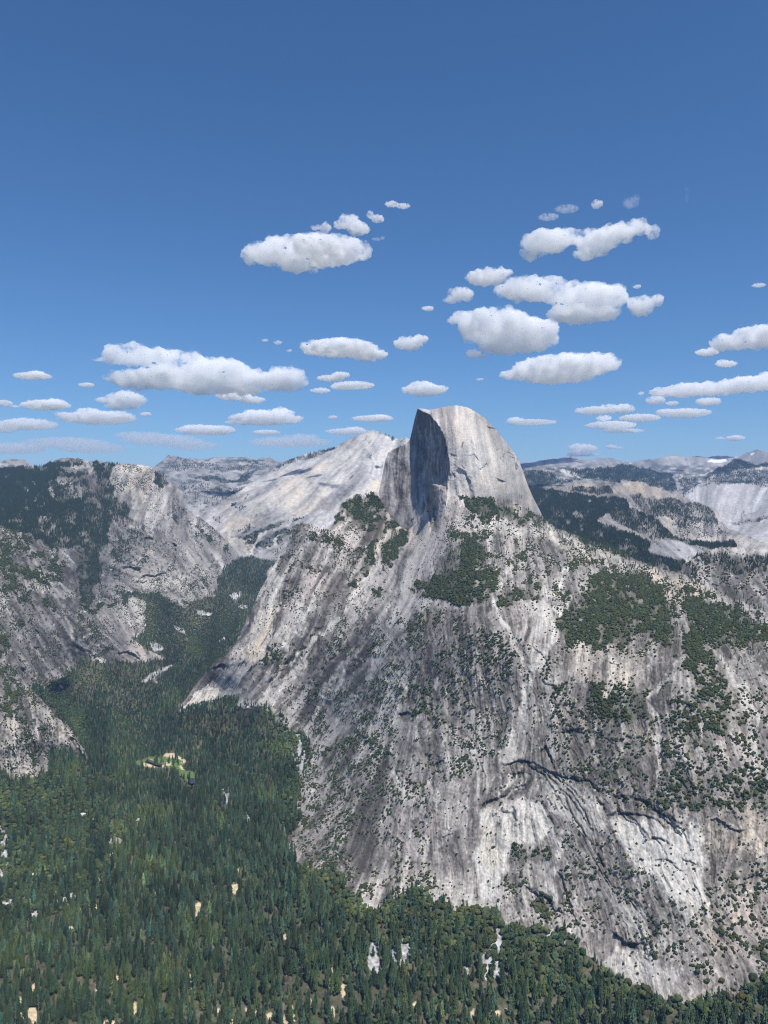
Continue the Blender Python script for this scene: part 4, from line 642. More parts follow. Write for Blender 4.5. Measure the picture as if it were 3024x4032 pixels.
def layer(name, D, top, bot, tint, label, cat, amp=(6, 1.8, .6, 1.4, 0), S=None, mat=None, coarse=True, u0=-200, u1=3224, su=3.0, sv=3.0, jit=2.0, back=(15, 40, 90, 180, 320), drop=.8, a_k=0.0, keep_in=None, post=None):
    us = np.arange(u0, u1 + su, su)
    tp = np.asarray(top, float)
    bt = np.asarray(bot, float)
    vt = np.interp(us, tp[:, 0], tp[:, 1]) + jit * (fbm(us / 40, us * 0 + 3.3, 3, 901) + .7 * fbm(us / 9, us * 0 + 7.7, 2, 907))
    vb = np.interp(us, bt[:, 0], bt[:, 1])
    nr = int(np.max(vb - vt) / sv) + 2
    t = np.linspace(0, 1, nr)[:, None]
    u = np.broadcast_to(us[None], (nr, len(us)))
    v = vt[None] + t * (vb - vt)[None]
    if coarse:
        gu, gv = np.arange(u0 - 12, u1 + 24, 12.0), np.arange(float(v.min()) - 12, float(v.max()) + 24, 12.0)
        GU, GV = np.meshgrid(gu, gv)
        dc = 1 / D(GU, GV)
        x, y = (u - gu[0]) / 12, (v - gv[0]) / 12
        ix, iy = x.astype(np.int32), y.astype(np.int32)
        tx, ty = x - ix, y - iy
        d = 1 / ((dc[iy, ix] * (1 - tx) + dc[iy, ix + 1] * tx) * (1 - ty) + (dc[iy + 1, ix] * (1 - tx) + dc[iy + 1, ix + 1] * tx) * ty)
    else:
        d = D(u, v)
    a_c, a_m, a_f, a_s, a_n = amp
    sm = 1 - .75 * samp(SMO, u, v)
    md = np.clip(.65 + .4 * samp(N5, u, v), .15, 1.6)          # how broken the rock is here
    h = samp(REL, u, v) + a_c * samp(LC, u, v) * (.5 + .5 * sm) * md + sm * (md * (a_m * samp(LM, u, v) + a_s * np.abs(samp(LS, u, v))) + a_f * samp(LF, u, v) + a_n * samp(N2, u, v) + .3 * a_n * samp(N3, u, v) + .13 * a_n * samp(N4, u, v) + a_k * (1.6 * samp(SAW_V, u, v) * samp(HOR, u, v) + 1.5 * samp(SAW_L, u, v) - 1.3 * samp(CRK, u, v)))
    if S is not None:
        sd = samp(S, u, v)
        d = d * (1 + .0007 * np.clip(-sd - 4, 0, 200))
        h = h * sstep(-30, 30, sd)
    if post is not None:
        d, h = post(u, v, d, h)
    d = d - h * d / F
    pos = at(u, v, d)
    col = tint(u, v, pos)
    keep = np.ones((nr - 1, len(us) - 1), bool)
    if keep_in is not None:
        k = keep_in(u, v)
        keep = k[:-1, :-1] | k[1:, :-1] | k[:-1, 1:] | k[1:, 1:]
    LAYERS[name] = (u, v, pos, S, us)
    if back:
        rows, cols = [], []
        r0 = dirs(us, vt)
        for b in back[::-1]:
            q = pos[0] + r0 * b
            q[:, 2] -= b * drop
            rows.append(q)
            cols.append(col[0])
        pos = np.concatenate([np.stack(rows), pos])
        col = np.concatenate([np.stack(cols), col])
        keep = np.concatenate([np.ones((len(back), keep.shape[1]), bool), keep])
    n, m = pos.shape[:2]
    idx = np.arange(n * m).reshape(n, m)
    q = np.stack([idx[:-1, :-1], idx[1:, :-1], idx[1:, 1:], idx[:-1, 1:]], -1)[keep]
    used = np.zeros(n * m, bool)
    used[q.ravel()] = True
    remap = np.cumsum(used) - 1
    me = raw_mesh(name, pos.reshape(-1, 3)[used], quads=remap[q], color=col.reshape(-1, 3)[used])
    return put(name, me, mat or M_rock, label=label, cat=cat, kind='structure')

# ------------------------------------------------------------------ tints (reflectance of stone and soil, plus shade painted in by DK and BLK)
def mix(c, target, w):
    return c + (np.asarray(target, f32) - c) * np.asarray(w)[..., None]

def granite(u, v, base=.27, var=1.0, warmth=0.0, light=(.62, .585, .52), streak=1.0, specks=0.0, band=.12):
    g = lambda r: samp(r, u, v)
    lm, lf, n1, n2, n3, fi = g(LM), g(LF), g(N1), g(N2), g(N3), g(FINE)
    a = base + var * (.018 * n1 + .030 * n2 + .022 * n3 + streak * (.034 * lm + .036 * lf + .02 * g(LC)) + .02 * fi)
    a = a * (1 + band * np.tanh(1.1 * g(LC) + .7 * lm + .35 * n2))
    a = a * (1 - .5 * np.clip(g(CRK), 0, 1) * var) * (1 + .12 * np.clip(g(SAW_L), -1, 1))
    cr = np.clip(sstep(.35, .9, g(CRK)) * .75 * var, 0, .8)
    lt = np.clip(g(LT) * (.86 + .16 * lm + .18 * lf + .12 * n3 + .08 * fi), 0, 1)
    dk = np.clip(g(DK) * (.9 + .3 * lm), 0, 1)
    a = a * (1 - .5 * dk)
    a = np.clip(a, .06, .62)
    c = np.stack([a * (1 + warmth), a, a * (1 - 1.0 * warmth)], -1)
    c = mix(c, light, lt)
    c = mix(c, (.05, .05, .05), np.clip(np.maximum(.92 * g(BLK), cr * (1 - .6 * lt)), 0, .95))
    if np.any(specks):
        ps = sstep(1.15, 2.0, fi * .75 + .5 * n3 + .3 * n2) * specks
        c = mix(c, (.56, .53, .47), np.clip(ps, 0, .85))
        ds = sstep(1.2, 1.9, -fi * .8 - .45 * n3 + .35 * g(N5)) * specks * (1 - .8 * np.clip(g(SMO) + g(LT), 0, 1))
        c = mix(c, (.065, .07, .045), np.clip(ds, 0, .9))
    w = np.clip(g(WM) * (.35 + .3 * n2 + .2 * lm), 0, .8)
    c = c * (1 + w[..., None] * np.asarray([.12, -.02, -.24], f32))
    pk = np.clip(.25 * n1 + .1 * n2, 0, .5)
    c = c * (1 + pk[..., None] * np.asarray([.06, -.015, -.03], f32))
    return c

def veg_ground(c, u, v, col=(.075, .08, .045), k=.8):
    w = np.clip((sstep(.42, .95, samp(VG, u, v)) * .95 + samp(CF, u, v) * .8) * k * (1 + .35 * samp(N3, u, v)), 0, .92)
    return mix(c, col, w)

def tint_massif(u, v, p):
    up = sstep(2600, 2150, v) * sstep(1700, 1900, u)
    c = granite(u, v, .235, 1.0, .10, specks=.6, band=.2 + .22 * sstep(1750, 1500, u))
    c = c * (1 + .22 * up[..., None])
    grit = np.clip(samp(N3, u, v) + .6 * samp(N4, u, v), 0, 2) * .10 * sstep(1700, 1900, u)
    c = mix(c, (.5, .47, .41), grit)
    return veg_ground(c, u, v)

def tint_dome(u, v, p):
    e = np.asarray(EDGE, float)
    ue = np.interp(v, e[:, 1], e[:, 0]) + samp(WU, u, v) * .35
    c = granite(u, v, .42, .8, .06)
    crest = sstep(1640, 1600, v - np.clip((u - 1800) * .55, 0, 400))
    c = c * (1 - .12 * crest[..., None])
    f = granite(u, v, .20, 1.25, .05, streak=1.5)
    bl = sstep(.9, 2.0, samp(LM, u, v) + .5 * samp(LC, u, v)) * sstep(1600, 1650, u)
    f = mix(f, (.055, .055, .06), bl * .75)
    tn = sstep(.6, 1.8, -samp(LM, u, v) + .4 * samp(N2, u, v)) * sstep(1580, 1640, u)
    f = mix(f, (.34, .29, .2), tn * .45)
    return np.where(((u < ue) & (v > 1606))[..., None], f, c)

def tint_left(u, v, p):
    c = granite(u, v, .235, 1.0, .08, specks=.9, band=.3)
    speck = np.clip(samp(N4, u, v) * .8 + samp(N3, u, v) * .5, 0, 2) * .16 * sstep(2560, 2300, v)
    c = mix(c, (.58, .55, .48), speck)
    return veg_ground(c, u, v)

def tint_wat(u, v, p):
    c = granite(u, v, .225, .9, .08, specks=.8 * sstep(2080, 2180, v))
    cl = sstep(440, 520, u) * sstep(2120, 2040, v)
    c = c * (1 + .3 * cl[..., None])
    speck = np.clip(samp(N4, u, v) * .8 + samp(N3, u, v) * .5, 0, 2) * .12 * (1 - cl)
    c = mix(c, (.58, .52, .44), speck)
    rust = np.clip(samp(N3, u, v) - .4, 0, 1) * sstep(.2, .9, samp(CF, u, v)) * .25
    c = mix(c, (.3, .2, .12), rust)
    return veg_ground(c, u, v, (.075, .08, .05), .92)

def tint_rest(u, v, p):
    c = granite(u, v, .33, 1.1, .04, light=(.62, .58, .51))
    return veg_ground(c, u, v, (.06, .075, .05), .95)

def tint_far(u, v, p):
    n = fbm(u / 22, v / 7, 3, 610)
    c = granite(u, v, .30, .8, .05, light=(.55, .5, .43), streak=.5)
    w = np.clip(np.maximum(samp(CF, u, v), .45 * sstep(-.1, 1.1, n)) + .2 * n, 0, .9)
    return mix(c, (.06, .075, .06), w)

def tint_crest(u, v, p):
    n = fbm(u / 26, v / 9, 3, 620)
    c = granite(u, v, .29, .8, .05, light=(.55, .5, .44), streak=.4)
    hi = sstep(1845, 1815, v)
    c = c * (1 - .18 * hi[..., None] * sstep(-.5, 1, n)[..., None])
    w = np.clip((1 - hi) * (.45 + .5 * n), 0, .85)
    c = mix(c, (.06, .075, .065), w)
    return mix(c, (.82, .83, .85), samp(SNOW, u, v))

def tint_hill(u, v, p):
    n = fbm(u / 18, v / 8, 3, 630)
    c = granite(u, v, .28, .8, .05, streak=.4)
    w = np.clip(np.maximum(samp(CF, u, v), .35) + .35 * n - .9 * samp(LT, u, v), .05, .97)
    return mix(c, (.035, .05, .04), w)

def tint_burn(u, v, p):
    c = granite(u, v, .24, 1.0, .07, light=(.52, .47, .4), streak=.7)
    speck = np.clip(samp(N4, u, v) * .7 + samp(N3, u, v) * .5, 0, 2) * .12
    c = mix(c, (.5, .45, .37), speck)
    br = np.clip(samp(WM, u, v) * .5 + .2 * samp(N3, u, v), 0, .6) * sstep(1990, 1930, v)
    c = mix(c, (.2, .15, .12), br)
    return veg_ground(c, u, v, (.055, .068, .042), .95)

def tint_bare(u, v, p):
    return veg_ground(granite(u, v, .34, .7, .02), u, v)

def tint_spur(u, v, p):
    c = granite(u, v, .235, 1.0, .08, specks=.9, band=.3)
    speck = np.clip(samp(N4, u, v) * .7 + samp(N3, u, v) * .6, 0, 2) * .14
    c = mix(c, (.5, .46, .4), speck)
    return veg_ground(c, u, v, k=.6)

def tint_valley(u, v, p):
    n3, n4 = samp(N3, u, v), samp(N4, u, v)
    a = .12 + .03 * samp(N2, u, v) + .03 * n3 + .02 * n4
    c = np.stack([a * 1.12, a, a * .72], -1)
    c = mix(c, (.055, .07, .03), np.clip(.35 + .3 * n3, 0, .8))
    c = mix(c, np.array([.40, .39, .38], f32) * (1 + .3 * np.clip(n4 + .5 * n3, -1.5, 1.5))[..., None], np.clip(samp(TAL, u, v), 0, 1))
    c = mix(c, (.12, .19, .06), samp(MEAD, u, v))
    c = mix(c, np.array([.62, .50, .33], f32) * (1 + .1 * n4)[..., None], np.clip(samp(SAND, u, v), 0, 1))
    lt = np.clip(samp(LT, u, v), 0, 1) * sstep(-30, 10, samp(S_any, u, v))
    return mix(c, (.66, .64, .6), lt)

# ------------------------------------------------------------------ the land, far to near
flat = [(-240, 4140), (3300, 4140)]
layer('ridge', D_crest, [(-200, 1795), (2050, 1822), (2100, 1820), (2150, 1810), (2194, 1805), (2249, 1799), (2290, 1808), (2319, 1812), (2359, 1803), (2409, 1802), (2454, 1818), (2479, 1822), (2544, 1810), (2584, 1807), (2619, 1797), (2664, 1792), (2699, 1804), (2739, 1795), (2784, 1802), (2839, 1792), (2889, 1799), (2919, 1795), (2939, 1781), (2960, 1776), (2984, 1766), (3000, 1773), (3024, 1780), (3224, 1800)],
      [(2000, 1930), (3300, 1935)], tint_crest, 'pale snow-streaked mountain crest along the far horizon', 'mountain range', (3, 1.6, .6, 2, 3), mat=M_far, u0=2030, jit=1.2, back=(100, 400, 900), drop=.5)
layer('hills', D_hill, [(2040, 1850), (2150, 1850), (2194, 1846), (2244, 1848), (2269, 1841), (2310, 1845), (2344, 1845), (2369, 1836), (2409, 1829), (2454, 1825), (2494, 1827), (2534, 1837), (2584, 1850), (2619, 1860), (2694, 1872), (2769, 1867), (2819, 1845), (2864, 1830), (2889, 1806), (2914, 1805), (2944, 1812), (2974, 1826), (3024, 1817), (3224, 1810)],
      [(2000, 1960), (3300, 1960)], tint_hill, 'dark wooded hills below the pale crest', 'hills', (2.5, 1.0, .4, 1, 2), mat=M_far, u0=2030, jit=1.0, back=(100, 300, 600), drop=.5)
layer('bare_hill', D_bare, [(2640, 1975), (2694, 1947), (2724, 1920), (2759, 1903), (2794, 1897), (2844, 1899), (2894, 1902), (2944, 1900), (2994, 1900), (3024, 1905), (3224, 1925)], [(2640, 2010), (2840, 2110), (3300, 2110)], tint_bare, 'smooth pale grey granite dome with faint curved cracks', 'granite dome', (2.5, 1.0, .5, .8, 1.5), mat=M_far, u0=2640, jit=1, back=(60, 150, 300))
layer('slab', D_slab, [(2840, 2090), (2869, 2076), (2919, 2057), (2969, 2045), (3024, 2027), (3224, 1970)], [(2840, 2160), (3300, 2190)], tint_bare, 'grey sloping granite slab under the smooth pale dome', 'granite slab', (3, 1.6, .6, 1.4, 1), mat=M_far, u0=2840, jit=1, back=(60, 150, 300))
layer('wooded_hill', D_burn, [(2040, 1920), (2110, 1925), (2194, 1924), (2234, 1920), (2274, 1905), (2314, 1897), (2344, 1902), (2404, 1905), (2429, 1900), (2474, 1894), (2514, 1897), (2544, 1910), (2594, 1925), (2624, 1937), (2664, 1945), (2694, 1955), (2734, 1972), (2794, 1995), (2824, 2010), (2844, 2048), (2864, 2080), (2919, 2100), (2969, 2120), (3024, 2140), (3224, 2210)],
      [(2040, 2130), (2141, 2150), (2400, 2240), (2700, 2330), (3300, 2330)], tint_burn, 'forested hill with a burnt brown top behind the shoulder', 'hill', (3.5, 1.5, .5, 1.6, 2), mat=M_far, u0=2040, jit=1.2, back=(60, 150, 300))
layer('rock_knoll', D_hump, [(2540, 2170), (2554, 2158), (2574, 2138), (2609, 2127), (2644, 2127), (2694, 2140), (2734, 2155), (2769, 2171), (2785, 2185)], [(2540, 2180), (2560, 2178), (2600, 2190), (2700, 2212), (2785, 2205)], tint_bare, 'small bare grey granite knoll rising out of forest', 'granite knoll', (2.5, 1.2, .5, 1, 1), u0=2540, u1=2785, jit=1, back=(20, 50, 100))
layer('spur', D_spur, [(2660, 2260), (2684, 2232), (2734, 2196), (2779, 2167), (2819, 2155), (2894, 2152), (2944, 2162), (3024, 2160), (3224, 2175)], [(2660, 2320), (2780, 2370), (2876, 2420), (3024, 2480), (3300, 2600)], tint_spur, 'rocky spur dotted with trees behind the wooded shoulder', 'rock spur', (4, 1.8, .6, 1.6, 2), u0=2660, jit=1.5, back=(30, 80, 160))
layer('far_ridge', D_far, [(560, 1850), (600, 1842), (629, 1823), (650, 1805), (665, 1791), (693, 1796), (720, 1804), (775, 1808), (820, 1805), (875, 1799), (930, 1803), (966, 1800), (1012, 1811), (1030, 1800), (1048, 1802), (1062, 1795), (1075, 1806), (1089, 1816), (1112, 1817), (1157, 1803), (1260, 1800)], [(560, 1900), (660, 1950), (760, 2090), (850, 2040), (1000, 1920), (1260, 1830)], tint_far, 'hazy pale ridge with a small pointed peak on the skyline', 'ridge', (3, 1.2, .5, 1.5, 2.5), mat=M_far, u0=560, u1=1260, jit=1, back=(80, 250, 500), drop=.5)
layer('granite_slope', D_rest, [(740, 2060), (770, 2032), (830, 1992), (880, 1968), (945, 1933), (980, 1910), (1050, 1865), (1090, 1840), (1160, 1804), (1190, 1790), (1230, 1780), (1280, 1772), (1315, 1765), (1340, 1748), (1380, 1725), (1420, 1710), (1446, 1697), (1469, 1693), (1490, 1699), (1520, 1711), (1557, 1725), (1580, 1727), (1593, 1720), (1602, 1722), (1616, 1730), (1660, 1760), (1720, 1800)],
      [(740, 2110), (860, 2200), (950, 2260), (1100, 2290), (1720, 2200)], tint_rest, 'long pale granite slope rising to a peak behind the dome', 'mountain slope', (4.5, 1.4, .5, 1.2, 2), a_k=.9, mat=M_far, u0=740, u1=1720, jit=1.2, back=(50, 150, 300))
layer('far_knoll', lambda u, v: 0 * u + 9000 - (v - 1808) * 14, [(-200, 1840), (-20, 1830), (20, 1811), (60, 1808), (100, 1812), (122, 1836), (180, 1842)], [(-200, 1880), (180, 1880)], tint_far, 'tiny grey dome peeping over the dark wooded plateau', 'granite dome', (2, 1, .4, 1, 1), mat=M_far, u1=180, jit=1, back=(60, 150))
layer('plateau', D_wat, [(-200, 1845), (0, 1845), (40, 1846), (120, 1836), (175, 1833), (200, 1821), (235, 1807), (265, 1803), (310, 1806), (340, 1814), (400, 1818), (435, 1825), (480, 1826), (530, 1828), (570, 1830), (595, 1840), (625, 1860), (650, 1876), (670, 1902), (682, 1914), (700, 1920), (720, 1945), (730, 1985), (737, 2015), (765, 2027), (800, 2047), (830, 2072), (860, 2096), (895, 2127), (930, 2186), (950, 2202), (990, 2225)],
      [(-200, 2350), (100, 2450), (340, 2600), (560, 2580), (640, 2420), (860, 2400), (990, 2290)], tint_wat, 'wooded plateau ending in a granite cliff above the canyon', 'plateau', (4.5, 1.7, .6, 1.5, 3), a_k=1.2, S=S_wat, u1=990, jit=1.6, back=(40, 100, 200), keep_in=lambda u, v: samp(S_wat, u, v) > -60)
layer('slopes', D_left, [(-200, 2068), (0, 2076), (75, 2088), (110, 2108), (150, 2140), (220, 2172), (280, 2232), (300, 2290), (315, 2372), (370, 2386), (420, 2407), (480, 2470), (520, 2512), (580, 2560), (650, 2592), (680, 2620)],
      [(-200, 2800), (60, 2800), (200, 2760), (330, 2660), (680, 2660)], tint_left, 'slabby granite slopes falling to the forest', 'rock slope', (3.2, 1.6, .65, 1.8, 2.4), a_k=2.0, S=S_left, u1=680, jit=1.6, back=(30, 80, 160), keep_in=lambda u, v: samp(S_left, u, v) > -70)
layer('cliff', D_butt, [(-200, 2560), (0, 2605), (40, 2632), (85, 2668), (115, 2708), (165, 2752), (215, 2816), (270, 2861), (295, 2901), (325, 2946), (355, 2986), (380, 3010)], [(-200, 3120), (200, 3140), (380, 3050)], tint_left, 'steep cracked granite cliff with a deep dark cleft', 'cliff', (8, 3.0, .9, 2.6, 4), a_k=2.4, S=S_butt, u1=380, jit=2.5, back=(15, 40, 90), keep_in=lambda u, v: samp(S_butt, u, v) > -70)
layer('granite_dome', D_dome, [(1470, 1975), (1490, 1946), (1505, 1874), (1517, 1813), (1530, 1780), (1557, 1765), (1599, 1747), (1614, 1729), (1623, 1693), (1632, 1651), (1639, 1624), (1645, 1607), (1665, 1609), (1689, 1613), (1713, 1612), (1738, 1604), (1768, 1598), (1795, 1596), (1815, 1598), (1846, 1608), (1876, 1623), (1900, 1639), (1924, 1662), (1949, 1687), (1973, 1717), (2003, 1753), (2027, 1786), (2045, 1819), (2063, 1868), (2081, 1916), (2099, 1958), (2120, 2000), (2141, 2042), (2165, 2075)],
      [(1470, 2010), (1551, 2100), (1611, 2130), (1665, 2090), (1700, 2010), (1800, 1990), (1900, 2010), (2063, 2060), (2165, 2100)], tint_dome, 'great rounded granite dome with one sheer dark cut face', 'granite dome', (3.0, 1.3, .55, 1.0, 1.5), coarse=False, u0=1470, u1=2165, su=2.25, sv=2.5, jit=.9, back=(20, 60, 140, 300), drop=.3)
top_m = sorted(set(KNOB + RIDGE))
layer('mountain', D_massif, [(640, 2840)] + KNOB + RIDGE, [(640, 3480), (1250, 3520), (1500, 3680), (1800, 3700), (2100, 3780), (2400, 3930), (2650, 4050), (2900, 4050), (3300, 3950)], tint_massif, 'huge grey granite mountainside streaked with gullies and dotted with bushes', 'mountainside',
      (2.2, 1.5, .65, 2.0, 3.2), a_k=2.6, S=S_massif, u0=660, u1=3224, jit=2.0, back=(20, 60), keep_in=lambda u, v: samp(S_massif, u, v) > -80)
def push(u, v, d, h):
    s = np.clip(samp(S_any, u, v) - 4, 0, 250)
    tal = samp(TAL, u, v)
    return d * (1 + .0009 * s), .5 * h * 0 + tal * 1.6 * samp(N4, u, v) + .8 * samp(N3, u, v)
layer('valley_floor', D_valley, [(-200, 2560), (60, 2560), (300, 2480), (480, 2330), (600, 2290), (780, 2270), (880, 2205), (1000, 2190), (1100, 2200), (1150, 2300), (1250, 2600), (1400, 3000), (1800, 3300), (2300, 3500), (2650, 3750), (3224, 3650)], [(-240, 4160), (3300, 4160)], tint_valley, 'valley floor of brown soil, sand patches and grey talus under the forest', 'valley floor', (0, 0, 0, 0, 0),
      mat=M_soil, su=4, sv=4, jit=0, back=None, post=push, keep_in=lambda u, v: samp(S_any, u, v) < 70)
# base terrain out to the horizon, below everything
R = 29000.0
g = np.linspace(-R, R, 61)
gx, gy = np.meshgrid(g, g)
gz = -1150 + 60 * fbm(gx / 6000, gy / 6000, 3, 70) - 40
idx = np.arange(gx.size).reshape(gx.shape)
me = raw_mesh('ground', np.stack([gx, gy, gz], -1), quads=np.stack([idx[:-1, :-1], idx[:-1, 1:], idx[1:, 1:], idx[1:, :-1]], -1), color=np.full((gx.size, 3), (.07, .085, .05), f32))
put('ground', me, M_soil, label='low wooded ground lying under all the mountains', cat='ground', kind='structure')
print('land', round(time.time() - T0, 1))
# ------------------------------------------------------------------ plants
def ico(sub):
    t = (1 + 5 ** .5) / 2
    v = [(-1, t, 0), (1, t, 0), (-1, -t, 0), (1, -t, 0), (0, -1, t), (0, 1, t), (0, -1, -t), (0, 1, -t), (t, 0, -1), (t, 0, 1), (-t, 0, -1), (-t, 0, 1)]
    f = [(0, 11, 5), (0, 5, 1), (0, 1, 7), (0, 7, 10), (0, 10, 11), (1, 5, 9), (5, 11, 4), (11, 10, 2), (10, 7, 6), (7, 1, 8), (3, 9, 4), (3, 4, 2), (3, 2, 6), (3, 6, 8), (3, 8, 9), (4, 9, 5), (2, 4, 11), (6, 2, 10), (8, 6, 7), (9, 8, 1)]
    v = [np.array(p) / math.sqrt(1 + t * t) for p in v]
    for _ in range(sub):
        cache, nf = {}, []
        def mid(a, b):
            k = (min(a, b), max(a, b))
            if k not in cache:
                m = v[a] + v[b]
                v.append(m / np.linalg.norm(m))
                cache[k] = len(v) - 1
            return cache[k]
        for a, b, c in f:
            x, y, z = mid(a, b), mid(b, c), mid(c, a)
            nf += [(a, x, z), (b, y, x), (c, z, y), (x, y, z)]
        f = nf
    return np.array(v), np.array(f)

def conifer(g, tiers, pts, full=.5, bare=.12, taper=.85):
    """unit height, unit crown width: jagged skirts of boughs one above the other"""
    V, T = [], []
    for k in range(tiers):
        z0 = bare + (1 - bare) * k / tiers
        z1 = min(1.0, z0 + (1 - bare) * (1.75 / tiers))
        r = full * (1 - (z0 - bare) / (1 - bare) * .93) ** taper * (.85 + .3 * g.random())
        if k == 0:
            r *= .8
        n = pts * 2
        b = len(V)
        ph = g.random() * 6.28
        ox, oy = (g.random(2) - .5) * .06
        V.append((ox, oy, z1))
        for i in range(n):
            a = ph + 2 * math.pi * i / n
            q = r * ((1.0 + .35 * (g.random() - .5)) if i % 2 == 0 else .52)
            V.append((ox + q * math.cos(a), oy + q * math.sin(a), z0 - (.03 if i % 2 == 0 else -.03) * (g.random() + .3)))
        for i in range(n):
            T.append((b, b + 1 + i, b + 1 + (i + 1) % n))
    return np.array(V), np.array(T)

def trunk(g, r=.035, h=.9, n=5, lean=.0):
    V, T = [], []
    for i in range(n):
        a = 2 * math.pi * i / n
        V.append((r * math.cos(a), r * math.sin(a), -.03))
    for i in range(n):
        a = 2 * math.pi * i / n
        V.append((.45 * r * math.cos(a) + lean, .45 * r * math.sin(a), h * .6))
    V.append((lean * 1.4, 0, h))
    for i in range(n):
        j = (i + 1) % n
        T += [(i, j, n + j), (i, n + j, n + i), (n + i, n + j, 2 * n)]
    return np.array(V), np.array(T)

def broad(g, lobes, sub, spread=.3):
    V, T = [], []
    b = 0
    iv, it = ico(sub)
    for k in range(lobes):
        c = np.array([(g.random() - .5) * 2 * spread, (g.random() - .5) * 2 * spread, .5 + (g.random() - .4) * .35]) if k else np.array([0, 0, .52])
        r = (.5 if k == 0 else .3 + .12 * g.random())
        m = 1 + .5 * (g.random(len(iv)) - .5)
        V.append(c + iv * (r * m)[:, None] * np.array([1, 1, .86]))
        T.append(it + b)
        b += len(iv)
    return np.concatenate(V), np.concatenate(T)

def snag(g, n=7):
    V, T = trunk(g, .03, 1.0, 4, (g.random() - .5) * .05)
    V, T = list(map(tuple, V)), list(map(tuple, T))
    for k in range(n):
        z = .3 + .6 * g.random()
        a = g.random() * 6.28
        l = .5 * (1.1 - z) * (.5 + .5 * g.random()) + .05
        b = len(V)
        V += [(0, 0, z + .02), (0, 0, z - .02), (l * math.cos(a), l * math.sin(a), z - .03 + .08 * g.random())]
        T += [(b, b + 1, b + 2)]
    return np.array(V), np.array(T)

gt = np.random.default_rng(5)
TPL = {
    'con_hi': [conifer(gt, 7, 6, .5, .1 + .1 * gt.random(), .45 + .4 * gt.random()) for _ in range(9)],
    'con_mid': [conifer(gt, 4, 5, .5, .1, .65) for _ in range(6)],
    'con_lo': [conifer(gt, 2, 3, .5, .08, .85) for _ in range(5)],
    'oak_hi': [broad(gt, 6, 1, .36) for _ in range(8)],
    'oak_lo': [broad(gt, 1, 1) for _ in range(5)],
    'bush': [broad(gt, 1, 0) for _ in range(5)],
    'snag': [snag(gt) for _ in range(5)],
}

class Batch:
    def __init__(self):
        self.v, self.t, self.c, self.n = [], [], [], 0
    def add(self, kind, pos, h, w, col, g, jit=.22):
        if len(pos) == 0:
            return
        tl = TPL[kind]
        pick = g.integers(0, len(tl), len(pos))
        for k, (tv, tt) in enumerate(tl):
            m = np.where(pick == k)[0]
            if len(m) == 0:
                continue
            a = g.random(len(m)) * 6.28
            ca, sa = np.cos(a)[:, None], np.sin(a)[:, None]
            x = (tv[None, :, 0] * ca - tv[None, :, 1] * sa) * w[m, None]
            y = (tv[None, :, 0] * sa + tv[None, :, 1] * ca) * w[m, None]
            z = tv[None, :, 2] * h[m, None]
            V = np.stack([x, y, z], -1) + pos[m][:, None]
            C = col[m][:, None] * (1 + jit * (g.random((len(m), len(tv), 1)) - .5) * 2)
            self.v.append(V.reshape(-1, 3).astype(f32))
            self.c.append(C.reshape(-1, 3).astype(f32))
            self.t.append((tt[None] + (np.arange(len(m)) * len(tv))[:, None, None] + self.n).reshape(-1, 3))
            self.n += len(m) * len(tv)
    def build(self, name, label, cat, group=None):
        if not self.v:
            return
        me = raw_mesh(name, np.concatenate(self.v), tris=np.concatenate(self.t), color=np.concatenate(self.c), smooth=False)
        print(name, len(me.polygons))
        return put(name, me, M_leaf, label=label, cat=cat, kind='stuff', group=group)

def scatter(lname, dens, g, maxn=200000):
    """points on a layer, dens = plants per square metre as a function of (u, v)"""
    u, v, pos, S, us = LAYERS[lname]
    a, b, c = pos[:-1, :-1], pos[1:, :-1], pos[:-1, 1:]
    cr = np.cross(b - a, c - a)
    flat_area = np.abs(cr[..., 2])                                       # as seen from above: trees stand upright
    area = .55 * np.linalg.norm(cr, axis=-1) + .45 * flat_area
    area = np.minimum(area, np.percentile(area, 99.5))
    uc, vc = u[:-1, :-1], v[:-1, :-1]
    lam = area * np.clip(dens(uc, vc), 0, None)
    if S is not None:
        lam = lam * (samp(S, uc, vc) > -6)
    lam = lam * ((uc > -120) & (uc < 3144))
    tot = lam.sum()
    n = int(min(tot, maxn))
    cum = np.cumsum(lam.ravel())
    i = np.searchsorted(cum, g.random(n) * cum[-1])
    iy, ix = np.unravel_index(i, lam.shape)
    s, t = g.random((2, n, 1))
    p = a[iy, ix] + (b[iy, ix] - a[iy, ix]) * s + (c[iy, ix] - a[iy, ix]) * t
    return p

def tone(n, g, base, spread=.25, hue=.12):
    base = np.asarray(base, f32)
    k = np.exp(spread * g.standard_normal((n, 1)))
    h = hue * g.standard_normal((n, 1))
    return np.clip(base * k * np.concatenate([1 + h, np.ones((n, 1)), 1 - h], 1), .004, .6).astype(f32)

C_con, C_oak, C_bush, C_snag = (.060, .092, .050), (.066, .088, .040), (.054, .068, .032), (.24, .22, .20)

